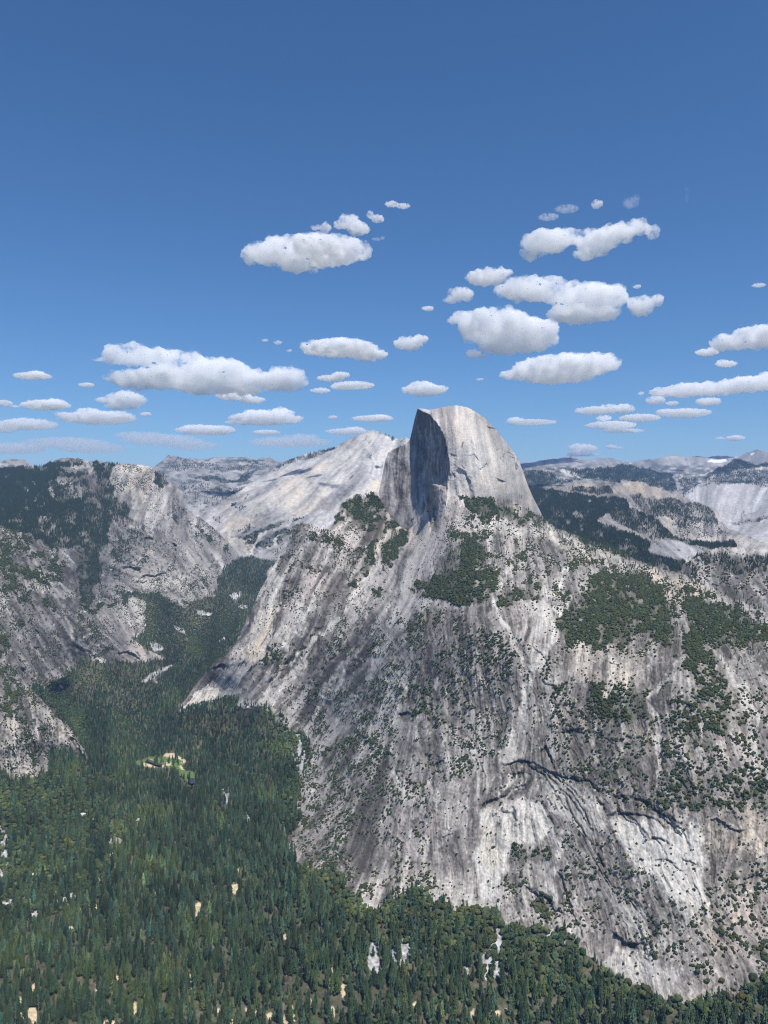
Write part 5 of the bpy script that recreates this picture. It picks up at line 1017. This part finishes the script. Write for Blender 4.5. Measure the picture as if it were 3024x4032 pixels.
# --- valley forest
OAK = np.full(UU.shape, .06, f32)
fill(OAK, [(-240, 3040), (200, 3040), (400, 3060), (520, 3300), (400, 3540), (200, 3600), (-240, 3660)], .8, 2, 20)
fill(OAK, [(490, 2340), (640, 2330), (800, 2390), (900, 2340), (960, 2420), (860, 2560), (700, 2600), (560, 2500)], .9, 1, 8)
fill(OAK, [(130, 2680), (230, 2680), (340, 2780), (380, 2980), (320, 2940), (250, 2850)], .95, 1, 6)
fill(OAK, [(200, 2690), (400, 2610), (500, 2640), (350, 2740)], .7, 1, 8)
fill(OAK, [(1140, 3280), (1200, 3400), (1330, 3430), (1380, 3510), (1500, 3570), (1570, 3500), (1660, 3490), (1950, 3580), (2230, 3660), (2320, 3760), (2650, 3945), (3040, 3830), (3040, 3900), (2650, 3990), (2300, 3850), (2000, 3720), (1700, 3640), (1400, 3620), (1180, 3480)], .8, .8, 6)
fill(OAK, [(1300, 3430), (1500, 3580), (1660, 3500), (1950, 3590), (2300, 3760), (2650, 3950), (3040, 3850), (3040, 3960), (2700, 4010), (2300, 3960), (1900, 3800), (1560, 3700), (1400, 3640)], .8, 1.5, 14)
fill(OAK, [(1060, 2800), (1210, 2880), (1220, 3100), (1150, 3300), (1100, 3300), (1120, 3100), (1080, 2980)], .75, 1, 10)
fill(OAK, [(830, 2560), (900, 2560), (860, 2660), (780, 2720), (740, 2700)], .85, 1, 6)
fill(OAK, [(500, 2690), (560, 2680), (620, 2860), (520, 2900), (480, 2760)], .3, 1, 8)

g = np.random.default_rng(21)
def clear(u, v, hp, g):
    k = np.zeros(len(u))
    for f in (0, .35, .7):
        k = np.maximum(k, samp(CLR, u, v - f * hp))
    return k * .88 > g.random(len(u))

thin = lambda u, v: 1 - .35 * sstep(3700, 3850, v) * sstep(900, 1100, u) * sstep(1500, 1350, u)
pts = scatter('valley_floor', lambda u, v: (samp(S_any, u, v) < 4) / 96.0 * thin(u, v) * (1 + 1.1 * sstep(.3, .8, samp(OAK, u, v))), g)
u, v, d = project(pts)
oak = samp(OAK, u, v) > g.random(len(u))
big = sstep(2900, 3500, v)
edge_ = sstep(-120, -30, samp(S_massif, u, v)) * sstep(1100, 1300, u)
fard = 1 - .25 * sstep(2500, 3800, d)
hh = fard * np.where(oak, 5.5 + 7 * g.random(len(u)) ** 1.3, (15 + 30 * g.random(len(u)) ** 1.4) * (.75 + .3 * big) * (1 - .4 * edge_))
ww = np.where(oak, hh * (.75 + .35 * g.random(len(u))), hh * (.25 + .17 * g.random(len(u))) + 1.5)
hp = hh / d * F
keep = ~clear(u, v, hp, g)
pts, u, v, d, oak, hh, ww, hp = [a[keep] for a in (pts, u, v, d, oak, hh, ww, hp)]
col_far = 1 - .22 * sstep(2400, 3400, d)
dead = (g.random(len(u)) < .07) & ~oak
patch = samp(N2, u, v)
col = np.where(oak[:, None], tone(len(u), g, C_oak, .22), tone(len(u), g, C_con, .32))
col = col * (1 + .16 * patch[:, None]) * np.where((patch > .9)[:, None], np.array([1.25, 1.15, .9]), 1.0)
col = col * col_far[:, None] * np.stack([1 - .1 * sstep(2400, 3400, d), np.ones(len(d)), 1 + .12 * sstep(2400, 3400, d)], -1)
col = np.where(dead[:, None], tone(len(u), g, C_snag, .2, .04), col)
# the largest in view stand as trees of their own
inb = (u > 25) & (u < 3000) & (v < 4030) & (v - hp > 3500)
score = np.where(inb, hp * np.where(oak, 1.15, 1.0), -1)
order = np.argsort(-score)
# do not pick two that stand in one another
pick = order[:300]
rest = np.ones(len(u), bool)
rest[pick] = False
B = Batch()
near = rest & (d < 2300)
mid = rest & (d >= 2300) & (d < 3600)
farr = rest & (d >= 3600)
for sel, kc, ko in ((near, 'con_hi', 'oak_hi'), (mid, 'con_mid', 'oak_lo'), (farr, 'con_lo', 'bush')):
    m = sel & ~oak & ~dead
    B.add(kc, pts[m], hh[m], ww[m], col[m], g)
    m = sel & oak
    B.add(ko, pts[m], hh[m], ww[m], col[m], g)
    m = sel & dead
    B.add('snag', pts[m], hh[m], ww[m], col[m], g)
B.build('valley_forest', 'dense dark green conifer and oak forest covering the valley floor', 'forest')

# --- single trees, nearest to the viewer
gi = np.random.default_rng(77)
def tpl_mesh(name, tv, tt, col, jit=.2):
    c = np.asarray(col, f32)[None] * (1 + jit * (gi.random((len(tv), 1)) - .5) * 2)
    return raw_mesh(name, tv, tris=tt, color=c, smooth=False)
CONE_TONES = [('dark green', (.048, .080, .042)), ('mid green', (.064, .102, .046)), ('yellowish green', (.092, .125, .048))]
kinds = {}
for nm, c in CONE_TONES:
    kinds['con', nm] = [(tpl_mesh('conifer_crown', *conifer(gi, 10, 8, .5, .1 + .08 * gi.random(), .7 + .3 * gi.random()), c), tpl_mesh('conifer_trunk', *trunk(gi, .02, .5, 6), (.10, .075, .055))) for _ in range(4)]
kinds['oak', 'olive green'] = [(tpl_mesh('oak_crown', *broad(gi, 6, 2, .3), C_oak), tpl_mesh('oak_trunk', *trunk(gi, .06, .6, 6), (.11, .09, .07))) for _ in range(4)]
kinds['snag', 'grey'] = [(tpl_mesh('snag_branches', *snag(gi, 16), C_snag), tpl_mesh('snag_trunk', *trunk(gi, .035, .95, 6), (.21, .19, .17))) for _ in range(3)]
ZONES = [(0, 420, 'around the sand clearing of the valley bottom'), (420, 1000, 'in the thick forest beyond the sand clearing'), (1000, 1500, 'among the pale sandy glades'), (1500, 2000, 'below the grey boulder strips'), (2000, 2500, 'under the foot of the great cliff'), (2500, 3024, 'below the lowest pale slabs of the cliff')]
for i in pick:
    if score[i] < 0:
        continue
    zone = next(z for a, b, z in ZONES if u[i] < b)
    if dead[i]:
        key, name, cat = ('snag', 'grey'), 'dead_tree', 'dead tree'
        label = f'bare grey dead tree standing {zone}'
    elif oak[i]:
        key, name, cat = ('oak', 'olive green'), 'oak_tree', 'tree'
        label = f'round olive green oak {zone}'
    else:
        lum = col[i].sum()
        tn = CONE_TONES[0] if lum < .18 else CONE_TONES[1] if lum < .25 else CONE_TONES[2]
        key, name, cat = ('con', tn[0]), 'conifer_tree', 'tree'
        label = f'{"tall" if hh[i] > 36 else "pointed"} {tn[0]} conifer {zone}'
    crown, stem_ = kinds[key][gi.integers(0, len(kinds[key]))]
    e = bpy.data.objects.new(name, None)
    COL.objects.link(e)
    e.empty_display_size = 2
    e.location = pts[i]
    e.rotation_euler[2] = gi.random() * 6.28
    e.scale = (ww[i], ww[i], hh[i])
    tag(e, label, cat, None, label.replace(' conifer', ' conifers').replace(' oak ', ' oaks ').replace(' tree standing', ' trees standing'))
    put('branches' if dead[i] else 'crown', crown, M_leaf if not dead[i] else M_bark, e)
    put('trunk', stem_, M_bark, e)

# --- bushes and trees on rock
def cover(layers, label, name, cat, seed, bush_rho, con_rho, kb, kc, bs=(3.5, 6.5), chs=(9, 20), cb=C_bush, cc=C_con, sparse=0.0, cw=.26):
    g = np.random.default_rng(seed)
    B = Batch()
    for ln in layers:
        if bush_rho:
            p = scatter(ln, lambda u, v: bush_rho * np.clip(samp(VG, u, v) + sparse, 0, 1) ** 1.2 * np.clip(.75 + .9 * samp(N3, u, v) + .5 * samp(N2, u, v) + .5 * samp(N4, u, v), .0, 4) ** 1.35 * (1 - sstep(.6, .85, samp(VG, u, v))) + bush_rho * 1.1 * sstep(.6, .85, samp(VG, u, v)) * np.clip(.8 + .6 * samp(N3, u, v) + .5 * samp(N4, u, v) + .3 * samp(N2, u, v), 0, 2), g)
            n = len(p)
            s = bs[0] + (bs[1] - bs[0]) * g.random(n) ** 1.6
            uu, vv, dd = project(p)
            s = s * (.75 + .5 * np.clip(samp(VG, uu, vv), 0, 1))
            B.add(kb, p - np.array([0, 0, .22]) * s[:, None], s * (.9 + .3 * g.random(n)), s * (1 + .35 * g.random(n)), tone(n, g, cb, .25, .14), g, .25)
        if con_rho:
            p = scatter(ln, lambda u, v: con_rho * samp(CF, u, v) * np.clip(1 + .5 * samp(N3, u, v) + .3 * samp(N4, u, v), .05, 2.2), g, 60000)
            n = len(p)
            s = chs[0] + (chs[1] - chs[0]) * g.random(n)
            B.add(kc, p, s, s * (cw + .1 * g.random(n)), tone(n, g, cc, .22), g, .2)
    return B.build(name, label, cat)

cover(['mountain'], 'dark bushes and small pines dotting the great grey mountainside', 'mountain_scrub', 'scrub', 31, 1 / 15., 1 / 95., 'oak_lo', 'con_mid', (1.8, 6.6), (9, 20), sparse=.06)
cover(['slopes', 'cliff'], 'dark bushes speckling the slabby granite slopes', 'slope_scrub', 'scrub', 32, 1 / 15., 1 / 70., 'bush', 'con_lo', (2.5, 7.5), (9, 19), sparse=.30)
cover(['plateau'], 'dark conifer forest on the plateau above the cliff', 'plateau_forest', 'forest', 33, 1 / 26., 1 / 38., 'bush', 'con_lo', (3.5, 8), (12, 24), (.046, .060, .034), (.038, .058, .038), sparse=.32)
cover(['granite_slope'], 'thin dark tree strips along the pale granite slope', 'slope_trees', 'trees', 34, 1 / 130., 1 / 170., 'bush', 'con_lo', (6, 11), (14, 26), (.045, .062, .036), (.036, .054, .036))
cover(['wooded_hill', 'spur', 'rock_knoll'], 'dark conifer forest behind the shoulder of the dome', 'hill_forest', 'forest', 35, 1 / 60., 1 / 42., 'bush', 'con_lo', (4.5, 8), (10, 21), (.05, .06, .035), (.036, .054, .036), sparse=.02)
cover(['hills', 'far_ridge', 'bare_hill', 'slab'], 'distant dark conifers on the far hills', 'distant_trees', 'trees', 36, 0, 1 / 420., 'bush', 'con_lo', (6, 11), (13, 22), cc=(.034, .05, .038), cw=.45)
print('plants', round(time.time() - T0, 1))

# --- boulders
gb = np.random.default_rng(9)
BOULD = [(452, 3314, 44, 26, 'broad flat grey boulder, the largest among the oaks on the valley slope', .30), (442, 3370, 20, 22, 'small pale boulder just below the broad flat grey boulder', .5), (380, 3467, 24, 30, 'tall light grey boulder with a dark split, among the slope oaks', .42), (137, 3445, 26, 16, 'cream white boulder alone in the oak slope', .55),
         (282, 3530, 32, 28, 'rounded grey boulder at the upper end of a boulder cluster', .40), (257, 3546, 22, 24, 'white boulder leaning against a rounded grey boulder', .55), (217, 3548, 26, 16, 'low grey boulder at the side of a boulder cluster', .42), (325, 3208, 24, 12, 'flat white boulder topmost on the oak slope', .55), (367, 3232, 16, 14, 'small white boulder downhill of the flat white boulder', .52),
         (540, 3227, 18, 12, 'small grey boulder between oaks and conifers, high on the slope', .42), (530, 3297, 14, 12, 'little grey boulder at the edge of the conifers', .4), (592, 3280, 16, 22, 'upright pale boulder between dark conifers', .46), (190, 3300, 18, 16, 'grey boulder high among the oaks near the rock wall', .4), (232, 3465, 20, 14, 'pinkish grey boulder right of the cream white boulder', .44), (52, 3546, 30, 14, 'long grey boulder beside the pale rock wall', .42), (107, 3536, 22, 14, 'light boulder next to the long grey boulder', .5), (148, 3605, 14, 16, 'white boulder below the grey talus patch', .56), (680, 3285, 10, 16, 'narrow pale boulder deep in the conifers', .46)]
for bu, bv, bw, bh, lab, al in BOULD:
    dd = float(D_valley(bu, bv + bh * .5))
    base = at(bu, bv + bh * .4, dd)
    k = dd / F
    iv, it = ico(3)
    q = iv.copy()
    for _ in range(9):                                     # chop flat faces
        n = gb.standard_normal(3)
        n /= np.linalg.norm(n)
        h = .62 + .25 * gb.random()
        e = np.clip(q @ n - h, 0, None)
        q -= e[:, None] * n * .92
    q *= 1 + .05 * (gb.random((len(q), 1)) - .5)
    q *= np.array([bw * .62 * k, bw * .5 * k, bh * .62 * k])
    c = np.full((len(q), 3), al, f32) * np.array([1.02, 1, .96]) * (1 + .18 * (gb.random((len(q), 1)) - .5))
    me = raw_mesh('boulder', q, tris=it, color=c, smooth=False)
    o = put('boulder', me, M_boulder, label=lab, cat='boulder', group='boulders lying on the wooded valley slope')
    o.location = base + np.array([0, 0, bh * .35 * k])

# --- water
M_water, nt, b, N, L = new_mat('river_water')
b.inputs['Base Color'].default_value = (.05, .045, .03, 1)
b.inputs['Roughness'].default_value = .08
no = N.new('ShaderNodeTexNoise')
no.inputs['Scale'].default_value = .6
geo = N.new('ShaderNodeNewGeometry')
L.new(geo.outputs['Position'], no.inputs['Vector'])
bp = N.new('ShaderNodeBump')
bp.inputs['Strength'].default_value = .15
L.new(no.outputs['Fac'], bp.inputs['Height'])
L.new(bp.outputs['Normal'], b.inputs['Normal'])
for outl, lab in (([(572, 2993), (590, 2994), (618, 3006), (640, 3012), (632, 3018), (612, 3014), (590, 3004), (574, 2999)], 'narrow dark creek curving through the sandy meadow'), ([(742, 3070), (758, 3066), (778, 3072), (774, 3086), (752, 3090), (742, 3082)], 'small blue grey pool below the meadow')):
    p = np.array([at(a, c, float(D_valley(a, c)) - 14) for a, c in outl])
    p[:, 2] = p[:, 2].mean() + 3
    cen = p.mean(0)
    vv = np.concatenate([[cen], p])
    n = len(p)
    me = raw_mesh('water', vv, tris=[(0, 1 + i, 1 + (i + 1) % n) for i in range(n)])
    put('water', me, M_water, label=lab, cat='water', kind='structure')
print('valley things', round(time.time() - T0, 1))
# ------------------------------------------------------------------ clouds: fair-weather cumulus on one level, 2.4 km above the viewer
gc = np.random.default_rng(40)
def E(k, u0, v0, rows):
    return [(u0 + k * a, v0 + k * b, k * c, k * d) for a, b, c, d in rows]
A_ = lambda r: E(.798, 900, 750, r)
B_ = lambda r: E(1.0504, 1700, 700, r)
C_ = lambda r: E(.9114, 0, 1200, r)
D_ = lambda r: E(.9114, 1512, 1200, r)
CLOUDS = [
    (A_([(430, 290, 250, 62), (200, 320, 120, 60), (330, 372, 85, 32), (600, 292, 105, 58), (110, 330, 48, 48), (260, 275, 90, 48), (400, 390, 40, 20)]), 1, 'big lone white cloud with a drooping tail, left of the dome'),
    (A_([(590, 150, 55, 38), (640, 195, 55, 34), (560, 165, 40, 25)]), .9, 'white puff riding above the big lone cloud'),
    (A_([(478, 185, 26, 34), (430, 185, 30, 14)]), .5, 'small upright puff touching the top of the big lone cloud'),
    (A_([(700, 120, 18, 24), (735, 138, 32, 20)]), .6, 'little horned puff at the upper end of the big lone cloud'),
    (A_([(805, 68, 34, 14), (860, 80, 34, 12)]), .4, 'thin short wisp, topmost cloud above the dome'),
    (A_([(730, 242, 24, 7), (760, 235, 12, 10)]), .08, 'faint curl at the right tip of the big lone cloud'),
    (B_([(430, 240, 90, 45), (375, 285, 45, 26), (500, 222, 70, 32), (620, 240, 80, 50), (575, 290, 48, 28), (690, 208, 70, 38), (775, 178, 50, 32), (822, 205, 26, 34)]), 1, 'big winding white cloud, highest of the large ones'),
    (B_([(205, 372, 75, 32), (270, 352, 36, 14)]), .9, 'small white cloud with a pointed right end, above the paired clouds'),
    (B_([(110, 438, 48, 30), (75, 458, 32, 12)]), .6, 'small pale ragged puff left of the widest bright cloud'),
    (B_([(340, 420, 105, 46), (430, 418, 100, 45), (520, 420, 60, 36), (590, 455, 130, 68), (660, 450, 72, 60), (560, 512, 135, 28), (640, 500, 82, 38)]), 1.1, 'widest bright cloud of the upper right with a second bulge below'),
    (B_([(790, 475, 50, 42), (840, 462, 26, 26)]), .9, 'compact white puff right of the widest bright cloud'),
    (B_([(240, 555, 140, 62), (330, 580, 140, 66), (125, 528, 68, 26), (300, 632, 120, 26), (405, 600, 76, 52), (170, 590, 50, 40)]), 1.1, 'large bright cloud just above the sky over the dome summit'),
    (B_([(158, 660, 28, 18), (190, 668, 22, 8)]), .6, 'small puff hanging below the large bright cloud'),
    (B_([(500, 708, 185, 42), (620, 690, 84, 38), (400, 728, 110, 32), (330, 738, 70, 22), (480, 745, 130, 22)]), 1.1, 'long lens-shaped white cloud right above the dome'),
    (B_([(435, 150, 38, 12)]), .1, 'faint wisp, lowest of the high chain of wisps'),
    (B_([(505, 118, 44, 14)]), .08, 'faint long wisp in the high chain of wisps'),
    (B_([(620, 100, 22, 18)]), .5, 'bright small knot in the high chain of wisps'),
    (B_([(745, 95, 32, 22), (765, 75, 14, 14)]), .08, 'faint ragged end of the high chain of wisps'),
    (B_([(770, 408, 15, 8)]), .35, 'speck of cloud above the compact white puff'),
    (C_([(550, 215, 100, 50), (500, 235, 70, 26), (680, 232, 130, 42), (800, 225, 72, 34), (430, 240, 45, 10), (870, 245, 60, 30), (620, 320, 150, 44), (800, 318, 190, 58), (950, 298, 150, 66), (1060, 330, 130, 58), (1240, 320, 86, 54), (1150, 335, 120, 42), (500, 315, 52, 32), (900, 360, 160, 20), (1280, 340, 50, 30)]), 1.1, 'longest bank of cumulus, spread over the left ridge'),
    (C_([(1010, 395, 72, 22), (1090, 412, 56, 16)]), .8, 'small cloud tucked under the longest bank'),
    (C_([(140, 308, 78, 15), (155, 298, 38, 14)]), .7, 'small flat cloud alone at the left'),
    (C_([(372, 346, 34, 10)]), .5, 'tiny cloud between the small flat cloud and the longest bank'),
    (C_([(200, 434, 100, 22), (240, 424, 50, 18), (120, 434, 40, 9)]), .9, 'flat white cloud low over the wooded plateau'),
    (C_([(20, 425, 36, 14), (55, 438, 24, 7)]), .5, 'small cloud cut by the left picture edge'),
    (C_([(540, 410, 86, 36), (550, 395, 50, 28), (455, 412, 42, 14), (520, 440, 60, 16)]), .8, 'puffy pale cloud below the left end of the longest bank'),
    (C_([(410, 485, 160, 28), (385, 465, 52, 22), (510, 478, 60, 20), (280, 475, 45, 12)]), .8, 'long flat cloud low over the plateau edge'),
    (C_([(630, 473, 24, 10)]), .6, 'tiny cloud right of the long flat cloud'),
    (C_([(130, 520, 125, 24), (110, 505, 50, 20), (20, 535, 60, 22)]), .5, 'soft pale cloud low at the left edge'),
    (C_([(890, 543, 125, 20), (850, 535, 60, 18), (960, 538, 54, 16)]), .7, 'flat cloud over the small pointed peak'),
    (C_([(1150, 495, 150, 28), (1210, 470, 60, 30), (1120, 480, 70, 28), (1030, 508, 56, 12)]), 1, 'bright domed cloud over the long granite slope'),
    (C_([(1438, 487, 20, 9)]), .5, 'tiny round cloud between domed cloud and dome'),
    (C_([(1430, 315, 60, 14), (1470, 303, 40, 16)]), .7, 'small cloud right of the longest bank, upper of two'),
    (C_([(1525, 345, 90, 16), (1480, 352, 50, 16), (1385, 372, 42, 12)]), .7, 'small stretched cloud right of the longest bank, lower of two'),
    (C_([(1470, 195, 160, 36), (1430, 170, 80, 26), (1590, 218, 80, 26), (1370, 195, 60, 24)]), 1, 'white oblong cloud left above the dome'),
    (C_([(700, 585, 170, 26), (600, 562, 110, 16), (840, 610, 110, 22)]), .12, 'long faint cloud bank behind the plateau skyline, right piece'),
    (C_([(300, 600, 180, 24), (400, 620, 150, 24), (230, 585, 60, 12)]), .1, 'long faint cloud bank behind the plateau skyline, middle piece'),
    (C_([(60, 620, 130, 26), (100, 630, 45, 16)]), .16, 'faint low cloud bank at the left edge of the skyline'),
    (C_([(1150, 551, 58, 11)]), .5, 'small flat cloud above the faint sheet beside the granite peak'),
    (C_([(1250, 592, 170, 24), (1300, 575, 80, 20)]), .12, 'faint wide cloud sheet beside the granite peak'),
    (C_([(1500, 548, 90, 12), (1530, 540, 46, 14)]), .5, 'thin flat cloud over the granite peak'),
    (C_([(1610, 493, 86, 13), (1640, 487, 50, 13)]), .6, 'flat cloud left of the dome summit'),
    (C_([(1145, 153, 15, 7)]), .2, 'fleck of cloud in a trio of flecks, left one'),
    (C_([(1200, 163, 19, 10)]), .25, 'fleck of cloud in a trio of flecks, largest one'),
    (C_([(1250, 198, 13, 7)]), .2, 'fleck of cloud in a trio of flecks, lowest one'),
    (D_([(190, 15, 26, 11)]), .6, 'tiny cloud high left of the large bright cloud'),
    (D_([(105, 168, 60, 32), (150, 150, 38, 22)]), 1, 'compact round cloud above the dome, left of the large bright cloud'),
    (D_([(175, 368, 98, 26), (160, 352, 50, 22)]), .9, 'oval cloud hovering closest above the dome'),
    (D_([(640, 508, 104, 11), (570, 500, 38, 16)]), .6, 'thin flat cloud at the right shoulder of the dome'),
    (D_([(415, 322, 17, 6)]), .2, 'faint fleck between oval cloud and lens-shaped cloud'),
    (D_([(930, 455, 100, 16), (1040, 448, 46, 22), (970, 445, 40, 14)]), .8, 'flat cloud with a raised right end over the crest'),
    (D_([(1110, 487, 86, 16)]), .6, 'stretched cloud left of the smooth flat cloud'),
    (D_([(1290, 470, 110, 18), (1220, 462, 46, 12)]), .7, 'smooth flat cloud over the crest'),
    (D_([(980, 520, 105, 16), (950, 490, 34, 12), (1030, 545, 90, 8)]), .55, 'layered pale cloud low over the crest'),
    (D_([(1170, 414, 40, 21)]), .7, 'small round cloud under the long right bank'),
    (D_([(1110, 383, 13, 9)]), .4, 'speck of cloud at the tip of the long right bank'),
    (D_([(1245, 426, 28, 11)]), .4, 'little ragged cloud next to the small round cloud'),
    (D_([(1290, 372, 130, 22), (1320, 360, 80, 22), (1450, 358, 120, 30), (1590, 340, 120, 36), (1690, 325, 90, 38)]), 1.1, 'long bright bank running out of the right edge'),
    (D_([(1405, 418, 54, 20)]), .7, 'oval cloud under the long bright bank'),
    (D_([(1610, 140, 120, 50), (1500, 160, 84, 38), (1700, 130, 90, 46), (1560, 175, 100, 22)]), 1.1, 'large white cloud cut by the right edge'),
    (D_([(1400, 204, 48, 16), (1420, 194, 24, 14)]), .8, 'small white cloud at the foot of the large edge cloud'),
    (D_([(1475, 258, 44, 14), (1465, 248, 26, 14)]), .6, 'small lone cloud below the large edge cloud'),
    (D_([(860, 620, 62, 18), (840, 612, 40, 14), (855, 645, 72, 10)]), .45, 'soft cloud resting on the crest right of the dome'),
    (D_([(985, 613, 24, 10), (1015, 618, 20, 5)]), .45, 'tiny cloud just above the crest'),
    (D_([(1520, 576, 40, 13), (1450, 578, 22, 7)]), .6, 'small bright cloud above the snowy crest'),
    ([(2990, 1122, 26, 8)], .3, 'faint fleck near the right edge, high up'),
    ([(2705, 745, 10, 14), (2708, 775, 7, 22)], .03, 'barely visible upright wisp high at the right'),
]
sph_v, sph_t = ico(3)
def cloud_material(name, dens, size):
    m = bpy.data.materials.new(name)
    m.use_nodes = True
    nt = m.node_tree
    nt.nodes.remove(nt.nodes['Principled BSDF'])
    N, L = nt.nodes, nt.links
    tc = N.new('ShaderNodeTexCoord')
    no = N.new('ShaderNodeTexNoise')
    no.inputs['Scale'].default_value = 1.0 / size
    no.inputs['Detail'].default_value = 6
    no.inputs['Roughness'].default_value = .72
    L.new(tc.outputs['Object'], no.inputs['Vector'])
    mr = N.new('ShaderNodeMapRange')
    mr.inputs['From Min'].default_value, mr.inputs['From Max'].default_value = .42, .78
    mr.inputs['To Min'].default_value, mr.inputs['To Max'].default_value = 0.0, dens
    L.new(no.outputs['Fac'], mr.inputs['Value'])
    vs = N.new('ShaderNodeVolumeScatter')
    vs.inputs['Color'].default_value = (1, 1, 1, 1)
    vs.inputs['Anisotropy'].default_value = 0.0
    L.new(mr.outputs['Result'], vs.inputs['Density'])
    L.new(vs.outputs['Volume'], N['Material Output'].inputs['Volume'])
    m.cycles.volume_step_rate = STEP
    return m
STEP = 1.0
CD = 15.0
ctex = bpy.data.textures.new('cloud_billows', 'CLOUDS')
for lobes, den, lab in CLOUDS:
    l = np.array(lobes, float)
    vb = (l[:, 1] + l[:, 3]).max()
    el = math.atan((CY - vb) / F) + P
    dist = min(2400 / math.tan(el), 48000)
    cen = at(l[:, 0].mean(), l[:, 1].mean(), dist)
    k = dist / F
    V, T, n = [], [], 0
    for u, v, rx, ry in lobes:
        c = at(u, v, dist) - cen
        c[1] += (gc.random() - .5) * rx * k * .5
        m = 1 + .12 * (gc.random((len(sph_v), 1)) - .5)
        V.append(c + sph_v * m * np.array([rx * 1.05, .7 * rx + .3 * ry, ry * .95]) * k)
        T.append(sph_t + n)
        n += len(sph_v)
    me = raw_mesh('cloud', np.concatenate(V), tris=np.concatenate(T))
    for cu, cv, rx, ry in lobes:                            # cauliflower heads on the upper side
        for q in range(int(np.clip(rx / ry * 5, 5, 18))):
            s = gc.uniform(-.95, .95)
            ph = gc.uniform(.15, .95)
            r = ry * gc.uniform(.28, .55) * (1.05 - .45 * abs(s))
            c = at(cu + rx * s, cv - ry * math.sqrt(1 - s * s) * ph, dist) - cen
            c[1] += gc.uniform(-.4, .4) * rx * k
            V.append(c + sph_v * np.array([r * 1.15, r, r * .9]) * k)
            T.append(sph_t + n)
            n += len(sph_v)
        for q in range(4):                                  # ragged ends and underside
            s = gc.choice((-1, 1)) * gc.uniform(.6, 1.08)
            r = ry * gc.uniform(.15, .32)
            c = at(cu + rx * s, cv + ry * gc.uniform(-.3, .45), dist) - cen
            V.append(c + sph_v * np.array([r * 1.6, r, r * .7]) * k)
            T.append(sph_t + n)
            n += len(sph_v)
    hgt = float(np.mean(l[:, 3])) * 2 * k
    hmax = float(np.max(l[:, 3])) * 2 * k
    o = put('cloud', me, cloud_material('cloud_vapour', CD * den / hmax, hmax * .5), label=lab, cat='cloud')
    o.location = cen
    r = o.modifiers.new('merge', 'REMESH')
    r.mode = 'VOXEL'
    r.voxel_size = max(hmax / 34, float(np.ptp(l[:, 0])) * k / 240)
    r.use_smooth_shade = True
    t_ = bpy.data.textures.new('cloud_billows', 'CLOUDS')
    t_.noise_scale = hmax * .36
    t_.noise_depth = 4
    dmod = o.modifiers.new('billow', 'DISPLACE')
    dmod.texture = t_
    dmod.texture_coords = 'GLOBAL'
    dmod.strength = hmax * .42
    dmod.mid_level = .55
print('clouds', round(time.time() - T0, 1))
# ------------------------------------------------------------------ light, sky, air
SUN_AZ, SUN_EL = math.radians(148), math.radians(62)     # clockwise from the viewing direction (+y); height
sl = bpy.data.lights.new('sun', 'SUN')
sl.energy = 4.9
sl.angle = math.radians(.53)
sl.color = (1.0, .955, .89)
so = bpy.data.objects.new('sun', sl)
COL.objects.link(so)
from mathutils import Vector
to_sun = Vector((math.sin(SUN_AZ) * math.cos(SUN_EL), math.cos(SUN_AZ) * math.cos(SUN_EL), math.sin(SUN_EL)))
so.rotation_euler = to_sun.to_track_quat('Z', 'Y').to_euler()
so.location = (0, -200, 3000)
w = bpy.data.worlds.new('World')
scene.world = w
w.use_nodes = True
nt = w.node_tree
sky = nt.nodes.new('ShaderNodeTexSky')
sky.sky_type = 'NISHITA'
sky.sun_disc = False
sky.sun_elevation = SUN_EL
sky.sun_rotation = SUN_AZ
sky.altitude = 2200
sky.air_density = 1.3
sky.dust_density = .5
sky.ozone_density = 10.0
bg = nt.nodes['Background']
bg.inputs['Strength'].default_value = .108
hs = nt.nodes.new('ShaderNodeHueSaturation')
hs.inputs['Saturation'].default_value = 1.08
nt.links.new(sky.outputs['Color'], hs.inputs['Color'])
nt.links.new(hs.outputs['Color'], bg.inputs['Color'])

HAZE = 2.1e-5
hv = np.array([(x, y, z) for z in (-1400, 1425) for y in (-29310, 30770) for x in (-30230, 31410)], f32)
hq = [(0, 2, 3, 1), (4, 5, 7, 6), (0, 1, 5, 4), (2, 6, 7, 3), (0, 4, 6, 2), (1, 3, 7, 5)]
me = raw_mesh('haze', hv, quads=hq, smooth=False)
hm = bpy.data.materials.new('air')
hm.use_nodes = True
nt = hm.node_tree
nt.nodes.remove(nt.nodes['Principled BSDF'])
pv = nt.nodes.new('ShaderNodeVolumePrincipled')
pv.inputs['Color'].default_value = (.34, .56, 1.0, 1)
pv.inputs['Density'].default_value = HAZE
nt.links.new(pv.outputs['Volume'], nt.nodes['Material Output'].inputs['Volume'])
put('haze', me, hm, label='thin blue haze filling the air over the valley', cat='haze', kind='stuff')

scene.view_settings.view_transform = 'Standard'
scene.view_settings.look = 'None'
scene.view_settings.exposure = 0.0
scene.view_settings.gamma = 1.0
scene.render.engine = 'CYCLES'
cy = scene.cycles
cy.max_bounces = 80
cy.diffuse_bounces = 3
cy.glossy_bounces = 1
cy.transmission_bounces = 2
cy.transparent_max_bounces = 8
cy.volume_bounces = 80
cy.use_denoising = True
cy.denoising_prefilter = 'NONE'
cy.filter_width = 1.15
print('done', round(time.time() - T0, 1))
